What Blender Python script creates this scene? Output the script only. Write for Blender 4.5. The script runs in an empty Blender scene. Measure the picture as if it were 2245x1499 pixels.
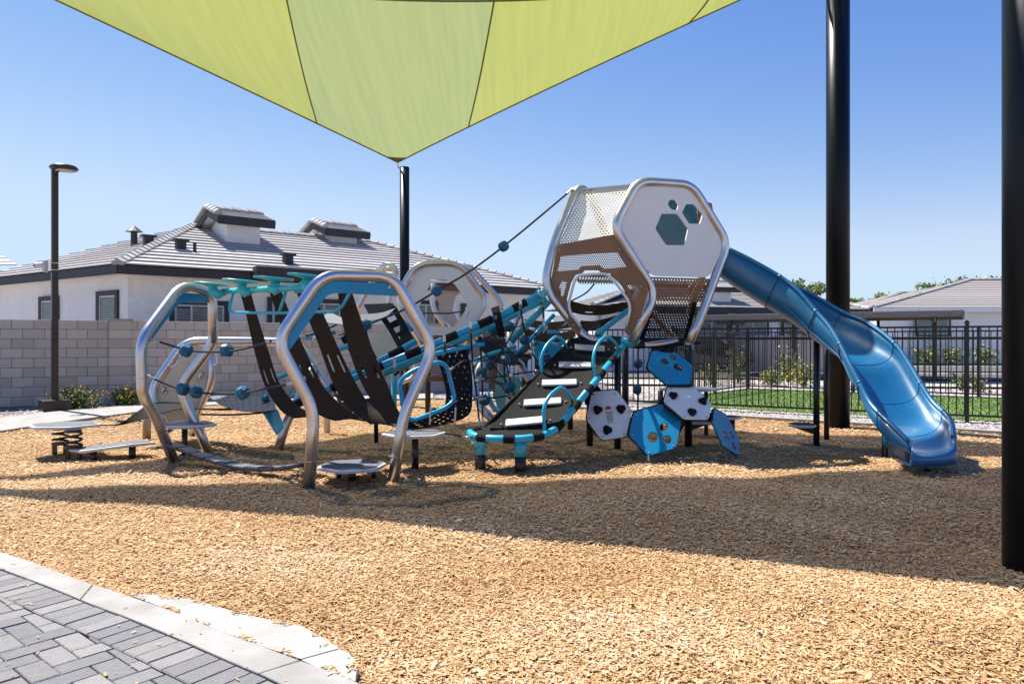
import bpy, bmesh, math, random
import numpy as np
from mathutils import Vector, Matrix

sc = bpy.context.scene
col = sc.collection
R = random.Random(7)
NR = np.random.default_rng(11)

# ---------------- camera, world, sun, exposure ----------------
F = 1600.0; CX = 1122.5; CY = 748.0; H = 1.4
cam = bpy.data.objects.new('camera', bpy.data.cameras.new('camera'))
col.objects.link(cam)
cam.location = (0, 0, H); cam.rotation_euler = (math.radians(90), 0, 0)
cam.data.lens = 36 * F / 2245; cam.data.sensor_width = 36
cam.data.shift_y = -1.5 / 2245
cam.data.clip_end = 3000
sc.camera = cam
SA, SB = .48, .38                       # ground shadow of a 1 m stick
sunv = Vector((-SA, SB, 1)).normalized()
elev = math.asin(sunv.z); azim = math.atan2(sunv.x, sunv.y)
sun = bpy.data.objects.new('sun', bpy.data.lights.new('sun', 'SUN'))
col.objects.link(sun)
sun.data.energy = 5.0; sun.data.angle = math.radians(.53); sun.data.color = (1, .94, .85)
sun.rotation_euler = sunv.to_track_quat('Z', 'Y').to_euler(); sun.location = (-8, 6, 20)
w = bpy.data.worlds.new('World'); sc.world = w; w.use_nodes = True
wn = w.node_tree.nodes; wl = w.node_tree.links
sky = wn.new('ShaderNodeTexSky'); sky.sky_type = 'NISHITA'; sky.sun_disc = False
sky.sun_elevation = elev; sky.sun_rotation = azim
sky.altitude = 300; sky.air_density = 1.0; sky.dust_density = .0; sky.ozone_density = 1.0
EXPO = .92; SKY = .12
wn['Background'].inputs[1].default_value = SKY
# the photograph's colour response: a little more contrast in red, less in blue, over the whole sky
sx = wn.new('ShaderNodeSeparateColor'); cx = wn.new('ShaderNodeCombineColor'); wl.new(sky.outputs[0], sx.inputs[0])
for i, (g_, k_) in enumerate(((1.65, .0745), (1.2, .1035), (.55, .335))):
    p_ = wn.new('ShaderNodeMath'); p_.operation = 'POWER'; p_.inputs[1].default_value = g_; wl.new(sx.outputs[i], p_.inputs[0])
    q_ = wn.new('ShaderNodeMath'); q_.operation = 'MULTIPLY'; q_.inputs[1].default_value = k_ * 1.03 / (SKY * 2 ** EXPO); wl.new(p_.outputs[0], q_.inputs[0])
    m_ = wn.new('ShaderNodeMath'); m_.operation = 'SMOOTH_MIN'; m_.inputs[1].default_value = (.62, .80, 1.08)[i] / (SKY * 2 ** EXPO); m_.inputs[2].default_value = .35 / (SKY * 2 ** EXPO); wl.new(q_.outputs[0], m_.inputs[0]); wl.new(m_.outputs[0], cx.inputs[i])
wl.new(cx.outputs[0], wn['Background'].inputs[0])
sc.view_settings.view_transform = 'Standard'; sc.view_settings.look = 'None'
sc.view_settings.gamma = 1; sc.view_settings.use_curve_mapping = False
sc.view_settings.exposure = EXPO

# ---------------- helpers ----------------
def P(x, y, Y): return Vector(((x - CX) / F * Y, Y, H - (y - CY) / F * Y))
def G(x, y, z=0.0):
    Y = F * (H - z) / (y - CY); return Vector(((x - CX) / F * Y, Y, z))
def plane3(p):
    """depth field of the flat plane through three (px, py, Y) points"""
    A = np.array([[a, b, 1] for a, b, _ in p], float); k = np.linalg.solve(A, np.array([1 / c for *_, c in p]))
    return lambda x, y: P(x, y, 1 / (k[0] * x + k[1] * y + k[2]))

ORG = {}
def tag(o, label=None, cat=None, group=None, kind=None):
    if label: o['label'] = label
    if cat: o['category'] = cat
    if group: o['group'] = group
    if kind: o['kind'] = kind
    return o
def thing(name, label, cat, base, group=None):
    o = bpy.data.objects.new(name, None); col.objects.link(o); o.location = base
    o.empty_display_size = .2
    ORG[o] = Vector(base)
    return tag(o, label, cat, group)
def mkmesh(name, V, Fc, mat, smooth=False, off=Vector((0, 0, 0))):
    me = bpy.data.meshes.new(name)
    me.from_pydata([tuple(Vector(v) - off) for v in V], [], Fc)
    if mat: me.materials.append(mat)
    if smooth: me.polygons.foreach_set('use_smooth', [True] * len(me.polygons))
    me.update(); return me
def part(name, VF, mat, parent=None, smooth=False, label=None, thick=0, bevel=0, recalc=True):
    off = ORG.get(parent, Vector((0, 0, 0)))
    V, Fc = VF
    me = mkmesh(name, V, Fc, mat, smooth, off)
    if recalc and not thick:
        bm = bmesh.new(); bm.from_mesh(me); bmesh.ops.recalc_face_normals(bm, faces=bm.faces); bm.to_mesh(me); bm.free()
    o = bpy.data.objects.new(name, me); col.objects.link(o)
    if parent: o.parent = parent
    ORG[o] = off
    if label: o['label'] = label
    if thick:
        m = o.modifiers.new('solid', 'SOLIDIFY'); m.thickness = thick; m.offset = 0
    if bevel:
        m = o.modifiers.new('bevel', 'BEVEL'); m.width = bevel; m.segments = 2; m.limit_method = 'ANGLE'
    return o
def inst(name, me, loc, parent, rot=None, scale=None):
    o = bpy.data.objects.new(name, me); col.objects.link(o); o.parent = parent
    o.location = Vector(loc) - ORG.get(parent, Vector((0, 0, 0))); ORG[o] = ORG.get(parent, Vector((0, 0, 0)))
    if rot is not None: o.rotation_euler = rot
    if scale is not None: o.scale = scale
    return o
def solo(name, VF, mat, label, cat, group=None, kind=None, **k):
    return tag(part(name, VF, mat, None, **k), label, cat, group, kind)
def join(*l):
    V = []; Fc = []
    for v, f in l:
        n = len(V); V += list(v); Fc += [tuple(i + n for i in q) for q in f]
    return V, Fc
def fillet(pts, r, closed=False, n=6):
    pts = [Vector(p) for p in pts]; out = []; N = len(pts)
    for i, p in enumerate(pts):
        if not closed and i in (0, N - 1): out.append(p); continue
        a = pts[i - 1] - p; b = pts[(i + 1) % N] - p
        d = min(r, a.length * .48, b.length * .48)
        s = p + a.normalized() * d; e = p + b.normalized() * d
        for k in range(n + 1):
            t = k / n; out.append(s * (1 - t) ** 2 + p * 2 * t * (1 - t) + e * t * t)
    return out
def crom(pts, n):
    """smooth resample of a polyline to n points"""
    pts = [Vector(p) for p in pts]; N = len(pts); out = []
    for j in range(n):
        t = j / (n - 1) * (N - 1); i = min(int(t), N - 2); u = t - i
        p0 = pts[max(i - 1, 0)]; p1 = pts[i]; p2 = pts[i + 1]; p3 = pts[min(i + 2, N - 1)]
        out.append(.5 * ((2 * p1) + (p2 - p0) * u + (2 * p0 - 5 * p1 + 4 * p2 - p3) * u * u + (3 * p1 - p0 - 3 * p2 + p3) * u ** 3))
    return out
def tube(pts, r, fr=0, closed=False, n=14, cap=True):
    pts = fillet(pts, fr, closed) if fr else [Vector(p) for p in pts]
    q = [pts[0]]
    for p in pts[1:]:
        if (p - q[-1]).length > 1e-4: q.append(p)
    if closed and (q[0] - q[-1]).length < 1e-4: q.pop()
    pts = q; N = len(pts); V = []; Fc = []; up = None
    for i, p in enumerate(pts):
        if closed: t = (pts[(i + 1) % N] - pts[i - 1])
        else: t = pts[min(i + 1, N - 1)] - pts[max(i - 1, 0)]
        t.normalize()
        if up is None:
            up = t.orthogonal().normalized()
        up = (up - t * up.dot(t)).normalized(); s = t.cross(up)
        rr = r[i] if isinstance(r, (list, tuple)) else r
        for k in range(n):
            a = 2 * math.pi * k / n; V.append(p + (up * math.cos(a) + s * math.sin(a)) * rr)
    M = N if closed else N - 1
    for i in range(M):
        j = (i + 1) % N
        for k in range(n):
            k2 = (k + 1) % n; Fc.append((i * n + k, i * n + k2, j * n + k2, j * n + k))
    if not closed and cap:
        Fc.append(tuple(range(n))[::-1]); Fc.append(tuple((N - 1) * n + k for k in range(n)))
    return V, Fc
def box(c, s, rz=0, M=None):
    V = []
    for x in (-.5, .5):
        for y in (-.5, .5):
            for z in (-.5, .5): V.append(Vector((x * s[0], y * s[1], z * s[2])))
    if M is None: M = Matrix.Rotation(rz, 3, 'Z')
    V = [M @ v + Vector(c) for v in V]
    return V, [(0, 1, 3, 2), (4, 6, 7, 5), (0, 4, 5, 1), (2, 3, 7, 6), (0, 2, 6, 4), (1, 5, 7, 3)]
def bar(a, b, wd, ht, up=Vector((0, 0, 1))):
    a = Vector(a); b = Vector(b); t = (b - a); L = t.length; t.normalize()
    s = t.cross(up).normalized(); u = s.cross(t)
    M = Matrix((t, s, u)).transposed()
    return box((a + b) / 2, (L, wd, ht), M=M)
def cyl(a, b, r, n=16): return tube([a, b], r, n=n)
def prism(poly, z0, z1):
    n = len(poly); V = [Vector((p[0], p[1], z0)) for p in poly] + [Vector((p[0], p[1], z1)) for p in poly]
    return V, [tuple(range(n))[::-1], tuple(range(n, 2 * n))] + [(i, (i + 1) % n, n + (i + 1) % n, n + i) for i in range(n)]
def rnd(poly, r=4, n=3):
    """round the corners of a 2-D polygon"""
    out = []; N = len(poly)
    for i, p in enumerate(poly):
        p = Vector(p); a = Vector(poly[i - 1]) - p; b = Vector(poly[(i + 1) % N]) - p
        d = min(r, a.length * .45, b.length * .45); s = p + a.normalized() * d; e = p + b.normalized() * d
        for k in range(n + 1):
            t = k / n; q = s * (1 - t) ** 2 + p * 2 * t * (1 - t) + e * t * t; out.append((q.x, q.y))
    return out
def flat(rings, f, t):
    """flat plate: first ring outline, the rest holes, f maps 2-D to 3-D, thickness t"""
    bm = bmesh.new(); allr = []
    for ring in rings:
        vs = [bm.verts.new(f(*p)) for p in ring]; allr.append(vs)
        for i in range(len(vs)): bm.edges.new((vs[i - 1], vs[i]))
    a, b, c = [f(*rings[0][i]) for i in (0, len(rings[0]) // 3, 2 * len(rings[0]) // 3)]
    nrm = (b - a).cross(c - a).normalized()
    bmesh.ops.triangle_fill(bm, use_beauty=True, use_dissolve=False, edges=bm.edges[:], normal=nrm)
    bm.verts.index_update()
    V = [v.co.copy() for v in bm.verts]; Fc = [tuple(v.index for v in fc.verts) for fc in bm.faces]
    idx = [[v.index for v in r] for r in allr]; bm.free(); n = len(V)
    V2 = [v - nrm * t / 2 for v in V] + [v + nrm * t / 2 for v in V]
    F2 = Fc + [tuple(i + n for i in q[::-1]) for q in Fc]
    for r in idx:
        for i in range(len(r)): F2.append((r[i - 1], r[i], r[i] + n, r[i - 1] + n))
    return V2, F2
def ribbon(L, Rr, n=28, m=10, holes=None, bow=None):
    """sheet between two smoothed edges; holes(u, v) -> True removes a cell"""
    L = crom(L, n); Rr = crom(Rr, n); V = []; Fc = []
    for i in range(n):
        for j in range(m):
            v = j / (m - 1); p = L[i].lerp(Rr[i], v)
            if bow: p = p + bow * 4 * v * (1 - v)
            V.append(p)
    for i in range(n - 1):
        for j in range(m - 1):
            if holes and holes((i + .5) / (n - 1), (j + .5) / (m - 1)): continue
            Fc.append((i * m + j, i * m + j + 1, (i + 1) * m + j + 1, (i + 1) * m + j))
    return V, Fc
def hexa(cx, cy, r, rot=0, sy=1): return [(cx + r * math.cos(rot + k * math.pi / 3), cy + sy * r * math.sin(rot + k * math.pi / 3)) for k in range(6)]
def hull(pts):
    bm = bmesh.new()
    for p in pts: bm.verts.new(p)
    r = bmesh.ops.convex_hull(bm, input=bm.verts[:])
    bmesh.ops.delete(bm, geom=[v for v in bm.verts if not v.link_faces], context='VERTS')
    bm.verts.index_update(); V = [v.co.copy() for v in bm.verts]; Fc = [tuple(v.index for v in q.verts) for q in bm.faces]; bm.free()
    return V, Fc
def inpoly(x, y, poly):
    x = np.asarray(x); y = np.asarray(y); c = np.zeros(x.shape, bool); n = len(poly)
    for i in range(n):
        x1, y1 = poly[i][0], poly[i][1]; x2, y2 = poly[i - 1][0], poly[i - 1][1]
        c ^= ((y1 > y) != (y2 > y)) & (x < (x2 - x1) * (y - y1) / (y2 - y1 + 1e-12) + x1)
    return c

# ---------------- materials ----------------
def mat(name, c1, c2=None, rough=.6, metal=0, scale=8, bump=0, bscale=60, spec=.5, stretch=(1, 1, 1), coat=0, detail=6, lo=.35, hi=.65, rvar=0):
    m = bpy.data.materials.new(name); m.use_nodes = True; N = m.node_tree.nodes; Lk = m.node_tree.links
    b = N['Principled BSDF']; b.inputs['Roughness'].default_value = rough; b.inputs['Metallic'].default_value = metal
    b.inputs['Specular IOR Level'].default_value = spec; b.inputs['Coat Weight'].default_value = coat
    b.inputs['Coat Roughness'].default_value = .1
    tc = N.new('ShaderNodeTexCoord'); mp = N.new('ShaderNodeMapping'); mp.inputs['Scale'].default_value = stretch
    Lk.new(tc.outputs['Object'], mp.inputs[0])
    c2 = c2 or tuple(x * .8 for x in c1)
    nz = N.new('ShaderNodeTexNoise'); nz.inputs['Scale'].default_value = scale; nz.inputs['Detail'].default_value = detail
    Lk.new(mp.outputs[0], nz.inputs[0])
    cr = N.new('ShaderNodeValToRGB'); cr.color_ramp.elements[0].position = lo; cr.color_ramp.elements[1].position = hi
    cr.color_ramp.elements[0].color = (*c2, 1); cr.color_ramp.elements[1].color = (*c1, 1)
    Lk.new(nz.outputs[0], cr.inputs[0]); Lk.new(cr.outputs[0], b.inputs['Base Color'])
    if rvar:
        mr = N.new('ShaderNodeMapRange'); mr.inputs[3].default_value = max(rough - rvar, .02); mr.inputs[4].default_value = rough + rvar
        n3 = N.new('ShaderNodeTexNoise'); n3.inputs['Scale'].default_value = scale * 2.7; n3.inputs['Detail'].default_value = 5
        Lk.new(mp.outputs[0], n3.inputs[0]); Lk.new(n3.outputs[0], mr.inputs[0]); Lk.new(mr.outputs[0], b.inputs['Roughness'])
    if bump:
        n2 = N.new('ShaderNodeTexNoise'); n2.inputs['Scale'].default_value = bscale; n2.inputs['Detail'].default_value = 5
        Lk.new(mp.outputs[0], n2.inputs[0]); bp = N.new('ShaderNodeBump'); bp.inputs['Strength'].default_value = bump
        bp.inputs['Distance'].default_value = .02; Lk.new(n2.outputs[0], bp.inputs['Height']); Lk.new(bp.outputs[0], b.inputs['Normal'])
    return m
def randmat(name, cols, rough=.8, bump=.3, bscale=40, noise=.25, nscale=30, src='obj'):
    """per-object (or per-chip attribute) colour choice with a little noise"""
    m = mat(name, (.5,) * 3, rough=rough, bump=bump, bscale=bscale); N = m.node_tree.nodes; Lk = m.node_tree.links
    b = N['Principled BSDF']
    if src == 'obj': s = N.new('ShaderNodeObjectInfo').outputs['Random']
    else: a = N.new('ShaderNodeAttribute'); a.attribute_name = src; s = a.outputs['Fac']
    cr = N.new('ShaderNodeValToRGB'); cr.color_ramp.interpolation = 'LINEAR'
    e = cr.color_ramp.elements; e[0].position = 0; e[0].color = (*cols[0], 1); e[1].position = 1; e[1].color = (*cols[-1], 1)
    for i, c in enumerate(cols[1:-1]): k = e.new((i + 1) / (len(cols) - 1)); k.color = (*c, 1)
    Lk.new(s, cr.inputs[0])
    old = [n for n in N if n.type == 'TEX_NOISE'][0]; old.inputs['Scale'].default_value = nscale
    mr = N.new('ShaderNodeMapRange'); mr.inputs[3].default_value = 1 - noise; mr.inputs[4].default_value = 1 + noise
    Lk.new(old.outputs[0], mr.inputs[0]); mx = N.new('ShaderNodeVectorMath'); mx.operation = 'SCALE'
    Lk.new(cr.outputs[0], mx.inputs[0]); Lk.new(mr.outputs[0], mx.inputs['Scale']); Lk.new(mx.outputs[0], b.inputs['Base Color'])
    return m
def perf(name, c, pitch, frac, rough=.4, metal=0, axes='xz'):
    """sheet perforated with round holes on a hexagonal lattice"""
    m = mat(name, c, rough=rough, metal=metal, scale=3); N = m.node_tree.nodes; Lk = m.node_tree.links
    tc = N.new('ShaderNodeTexCoord'); sp = N.new('ShaderNodeSeparateXYZ'); Lk.new(tc.outputs['Object'], sp.inputs[0])
    def M(op, a, b=None):
        n = N.new('ShaderNodeMath'); n.operation = op
        for i, v in enumerate((a, b)):
            if v is None: continue
            if isinstance(v, (int, float)): n.inputs[i].default_value = v
            else: Lk.new(v, n.inputs[i])
        return n.outputs[0]
    ax = {'x': sp.outputs[0], 'y': sp.outputs[1], 'z': sp.outputs[2]}
    u = M('DIVIDE', ax[axes[0]], pitch); v = M('DIVIDE', ax[axes[1]], pitch)
    ds = []
    for o in (0, .5):
        fx = M('SUBTRACT', M('FRACT', M('ADD', u, o)), .5); fy = M('MULTIPLY', M('SUBTRACT', M('FRACT', M('ADD', M('DIVIDE', v, 1.732), o)), .5), 1.732)
        ds.append(M('ADD', M('MULTIPLY', fx, fx), M('MULTIPLY', fy, fy)))
    d = M('MINIMUM', ds[0], ds[1]); r = frac / 2
    h = M('LESS_THAN', d, r * r)
    tr = N.new('ShaderNodeBsdfTransparent'); mx = N.new('ShaderNodeMixShader'); out = N['Material Output']
    Lk.new(h, mx.inputs[0]); Lk.new(N['Principled BSDF'].outputs[0], mx.inputs[1]); Lk.new(tr.outputs[0], mx.inputs[2]); Lk.new(mx.outputs[0], out.inputs[0])
    return m
def cloth(name, c, c2):
    m = mat(name, c, c2, rough=.9, scale=1.2, stretch=(10, .5, .5), detail=8, lo=.3, hi=.7, bump=.15, bscale=60); N = m.node_tree.nodes; Lk = m.node_tree.links
    b = N['Principled BSDF']; tl = N.new('ShaderNodeBsdfTranslucent'); mx = N.new('ShaderNodeMixShader'); mx.inputs[0].default_value = .62
    src = b.inputs['Base Color'].links[0].from_socket; Lk.new(src, tl.inputs[0])
    Lk.new(b.outputs[0], mx.inputs[1]); Lk.new(tl.outputs[0], mx.inputs[2])
    ps = N.new('ShaderNodeBsdfTransparent'); m2 = N.new('ShaderNodeMixShader'); m2.inputs[0].default_value = .12      # open weave
    Lk.new(mx.outputs[0], m2.inputs[1]); Lk.new(ps.outputs[0], m2.inputs[2]); Lk.new(m2.outputs[0], N['Material Output'].inputs[0])
    return m
M_ = {}
M_['steel'] = mat('galvanised_steel', (.66, .65, .67), (.58, .57, .60), rough=.33, metal=1, scale=5, rvar=.05)
M_['steel2'] = mat('grey_metallic_paint', (.50, .47, .46), (.42, .40, .40), rough=.3, metal=.8, scale=9)
M_['blue'] = mat('blue_panel_plastic', (.0, .25, .48), (.012, .215, .41), rough=.38, scale=4, detail=12, rvar=.08, bump=.08, bscale=300)
M_['teal'] = mat('turquoise_powder_coat', (.03, .42, .58), (.025, .38, .53), rough=.3, scale=12, coat=.3)
M_['cyan'] = mat('bright_blue_powder_coat', (.0, .34, .62), (.0, .31, .56), rough=.3, scale=12, coat=.3)
M_['aqua'] = mat('aqua_plastic', (.05, .55, .62), (.04, .50, .57), rough=.3, scale=10)
M_['mint'] = mat('mint_plastic', (.16, .48, .47), rough=.4)
M_['slide'] = mat('blue_moulded_plastic', (.0, .135, .31), (.0, .115, .265), rough=.42, scale=5, bump=.05, bscale=90, stretch=(1, 1, .3), spec=.7, coat=.35, rvar=.1)
M_['seam'] = mat('dark_joint', (.0, .04, .10), rough=.6)
M_['black'] = mat('black_powder_coat', (.012, .012, .014), (.02, .018, .018), rough=.3, scale=5, rvar=.1)
M_['pole'] = mat('black_gloss_pole', (.003, .006, .012), (.004, .007, .012), rough=.36, spec=.22, scale=2, stretch=(1, 1, .3), bump=.02, bscale=8, rvar=.08)
M_['rubber'] = mat('black_rubber', (.016, .016, .017), (.011, .011, .012), rough=.7, scale=60, bump=.4, bscale=400, spec=.12)
M_['belt'] = mat('brown_black_belt', (.044, .030, .021), (.028, .019, .014), rough=.6, scale=60, bump=.2, bscale=260, spec=.15)
M_['navy'] = mat('navy_rubber', (.006, .012, .026), rough=.65, spec=.12)
M_['knob'] = mat('blue_rubber_knob', (.0, .11, .225), (.0, .09, .19), rough=.45, scale=30)
M_['rope'] = mat('dark_rope', (.02, .02, .024), (.06, .06, .065), rough=.85, scale=160, bump=.6, bscale=300)
M_['clamp'] = mat('cast_metal_clamp', (.62, .62, .64), rough=.35, metal=.9, scale=20)
M_['white'] = mat('white_plastic', (.78, .79, .82), (.75, .76, .79), rough=.3, scale=4, coat=.2)
M_['tan'] = mat('tan_panel', (.66, .60, .49), (.60, .55, .45), rough=.5, scale=4)
M_['brown'] = mat('brown_powder_coat', (.21, .10, .05), (.19, .09, .045), rough=.45, scale=8, spec=.3)
M_['brownmesh'] = perf('brown_fine_mesh', (.27, .13, .062), .026, .70)
M_['brownfine'] = perf('brown_dense_mesh', (.27, .13, .062), .022, .16, rough=.5)
M_['holes'] = perf('sunlit_brown_round_holes', (.80, .76, .72), .040, .52, rough=.35, metal=.1)  # brown sheet coloured pale: sun glare painted into the base colour
M_['brownholes'] = perf('brown_round_holes', (.27, .13, .062), .044, .50, rough=.45)
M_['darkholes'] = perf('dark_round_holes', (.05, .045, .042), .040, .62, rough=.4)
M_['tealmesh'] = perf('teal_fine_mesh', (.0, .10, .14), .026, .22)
M_['greymesh'] = perf('grey_round_holes', (.16, .15, .15), .045, .62)
M_['platetop'] = mat('grey_grip_top', (.13, .135, .16), (.10, .105, .12), rough=.7, scale=120, bump=.3, bscale=500)
M_['plateside'] = mat('pale_plate_rim', (.62, .60, .59), (.56, .54, .53), rough=.45, scale=9)
M_['silver'] = mat('silver_board', (.52, .51, .52), (.46, .45, .46), rough=.5, scale=40, metal=.1)
M_['mulchbase'] = mat('mulch_base', (.40, .235, .10), (.17, .095, .04), rough=.95, scale=55, bump=1, bscale=60, detail=10)
M_['chip'] = randmat('wood_chip', [(.13, .065, .025), (.36, .185, .065), (.51, .285, .12), (.54, .325, .15), (.61, .40, .205), (.67, .475, .28), (.78, .64, .46)], rough=.85, bump=.3, bscale=120, src='chip', nscale=80)
M_['conc'] = mat('concrete', (.37, .355, .335), (.27, .255, .235), rough=.85, scale=4, bump=.25, bscale=160, detail=12)
M_['slab'] = mat('white_concrete', (.44, .43, .41), (.33, .32, .30), rough=.85, scale=7, bump=.35, bscale=120, detail=12)
M_['paver'] = randmat('paver', [(.16, .157, .165), (.205, .20, .20), (.245, .235, .23), (.27, .255, .245), (.19, .182, .182), (.165, .166, .182)], rough=.85, bump=.5, bscale=130, nscale=25, noise=.22)
M_['joint'] = mat('joint_sand', (.10, .095, .085), (.05, .045, .04), rough=1, scale=90)
M_['gravel'] = mat('gravel_base', (.22, .20, .19), (.09, .085, .09), rough=.95, scale=60, bump=1, bscale=60)
M_['stone'] = randmat('gravel_stone', [(.16, .15, .155), (.30, .27, .26), (.40, .36, .34), (.50, .46, .44)], rough=.85, src='chip', bump=.3)
M_['dirt'] = mat('desert_gravel', (.46, .40, .35), (.26, .22, .19), rough=.95, scale=10, bump=1, bscale=14, detail=12)
M_['grass'] = mat('turf_ground', (.14, .22, .05), (.10, .17, .035), rough=.9, scale=30, bump=.6, bscale=90)
M_['blade'] = randmat('turf_blade', [(.14, .22, .04), (.19, .29, .06), (.25, .35, .09)], rough=.7, src='chip', bump=0)
M_['asphalt'] = mat('asphalt', (.10, .10, .10), (.075, .075, .075), rough=.9, scale=30)
M_['stucco'] = mat('white_stucco', (.82, .81, .80), (.76, .75, .745), rough=.9, scale=6, bump=.8, bscale=45, detail=9)
M_['trim'] = mat('charcoal_trim', (.022, .022, .026), (.03, .03, .034), rough=.6)
M_['tile'] = randmat('concrete_roof_tile', [(.40, .375, .36), (.47, .445, .43), (.43, .405, .39), (.52, .495, .48)], rough=.8, bump=.5, bscale=30, nscale=7, noise=.2)
M_['tile2'] = randmat('beige_roof_tile', [(.27, .245, .225), (.33, .30, .28), (.30, .275, .255), (.36, .33, .31)], rough=.85, bump=.3, bscale=30, nscale=7, noise=.2)
M_['ridge'] = randmat('ridge_tile', [(.36, .35, .34), (.44, .43, .42), (.30, .29, .285)], rough=.8, bump=.3)
M_['block'] = randmat('concrete_block', [(.43, .37, .335), (.51, .445, .41), (.55, .49, .455), (.47, .41, .375)], rough=.9, bump=.5, bscale=120, nscale=50, noise=.16)
M_['mortar'] = mat('mortar', (.17, .15, .14), rough=1, scale=40)
M_['vinyl'] = mat('window_frame_white', (.62, .62, .60), rough=.5)
M_['glass'] = mat('window_glass', (.05, .075, .08), (.04, .06, .07), rough=.06, spec=.8, scale=1)
M_['blind'] = mat('window_blind', (.24, .28, .27), rough=.6)
M_['bronze'] = mat('dark_bronze_paint', (.035, .026, .022), (.045, .034, .028), rough=.35, metal=.3, scale=6)
M_['carport'] = mat('carport_metal', (.20, .17, .15), rough=.4, metal=.4)
M_['cartop'] = mat('carport_roof_sheet', (.42, .42, .43), rough=.4, metal=.4)
M_['carpaint'] = mat('dark_car_paint', (.012, .012, .015), rough=.15, coat=.6)
M_['leaf'] = randmat('green_leaf', [(.035, .07, .015), (.06, .12, .022), (.10, .17, .04)], rough=.6, src='chip', bump=0)
M_['leafpale'] = randmat('pale_desert_leaf', [(.12, .17, .04), (.19, .25, .065), (.28, .33, .11)], rough=.6, src='chip', bump=0)
M_['flower'] = randmat('orange_yellow_flower', [(.75, .20, .01), (.85, .42, .01), (.85, .58, .04)], rough=.6, src='chip', bump=0)
M_['yellowf'] = mat('yellow_flower', (.80, .62, .05), rough=.6)
M_['grey_leaf'] = mat('grey_agave_leaf', (.22, .24, .18), (.3, .32, .25), rough=.6)
M_['trunk'] = mat('bark', (.14, .10, .07), rough=.9, bump=.5)
M_['red'] = mat('red_print', (.55, .02, .03), rough=.4)
M_['orange'] = mat('orange_print', (.75, .22, .03), rough=.4)
M_['print'] = mat('grey_print', (.18, .18, .2), rough=.5)
M_['paper'] = mat('sticker_white', (.75, .75, .77), rough=.35)
M_['pink'] = mat('pink_plastic', (.8, .25, .45), rough=.4)
M_['sail_a'] = cloth('lime_shade_cloth', (.325, .345, .052), (.28, .30, .045))
M_['sail_b'] = cloth('sage_shade_cloth', (.28, .32, .095), (.24, .275, .08))
M_['hem'] = mat('olive_webbing', (.16, .15, .05), rough=.9)

def chipattr(o, vals):
    a = o.data.attributes.new('chip', 'FLOAT', 'FACE'); a.data.foreach_set('value', vals)
def npmesh(name, V, quads, mat_, chip=None, tris=None):
    """fast mesh from numpy arrays of verts (n,3) and faces (m,k)"""
    me = bpy.data.meshes.new(name); me.vertices.add(len(V)); me.vertices.foreach_set('co', V.astype(np.float32).ravel())
    k = quads.shape[1]; me.loops.add(quads.size); me.loops.foreach_set('vertex_index', quads.astype(np.int32).ravel())
    me.polygons.add(len(quads)); me.polygons.foreach_set('loop_start', np.arange(0, quads.size, k, dtype=np.int32))
    me.polygons.foreach_set('loop_total', np.full(len(quads), k, np.int32))
    me.update(calc_edges=True); me.materials.append(mat_)
    if chip is not None:
        a = me.attributes.new('chip', 'FLOAT', 'FACE'); a.data.foreach_set('value', chip.astype(np.float32))
    return me
def leaves(c, rad, n, size, seed, shell=.55, flatz=1.0):
    g = np.random.default_rng(seed); d = g.normal(size=(n, 3)); d /= np.linalg.norm(d, axis=1)[:, None]
    lump = 1 + .22 * np.sin(d[:, 0] * 5 + seed) * np.sin(d[:, 1] * 6 + 1.3 * seed) + .18 * np.sin(d[:, 2] * 7 + seed * .7)
    r = (shell + (1 - shell) * g.random(n)) * lump; p = d * r[:, None] * np.array(rad) + np.array(c)
    u = g.normal(size=(n, 3)); u /= np.linalg.norm(u, axis=1)[:, None]; v = np.cross(u, g.normal(size=(n, 3))); v /= np.linalg.norm(v, axis=1)[:, None]
    s = size * (.6 + .8 * g.random(n))[:, None]
    V = np.stack([p - u * s, p + v * s * .5, p + u * s, p - v * s * .5], 1).reshape(-1, 3)
    q = np.arange(4 * n).reshape(n, 4); return V, q, g.random(n)
def leafobj(name, c, rad, n, size, seed, m, parent, **k):
    V, q, ch = leaves(c, rad, n, size, seed, **k); off = ORG.get(parent, Vector((0, 0, 0)))
    me = npmesh(name, V - np.array(off), q, m, ch); o = bpy.data.objects.new(name, me); col.objects.link(o)
    if parent: o.parent = parent
    ORG[o] = off; return o
# ================= SETTING =================
def S(name, VF, m, kind='structure', **k): return tag(part(name, VF, m, None, **k), kind=kind)
def sheet(poly, z): return [Vector((p[0], p[1], z)) for p in poly], [tuple(range(len(poly)))]
def px(poly, z=0): return [G(x, y, z) for x, y in poly]
S('desert_ground', sheet([(-400, -60), (400, -60), (400, 900), (-400, 900)], -.09), M_['dirt'])
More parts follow.
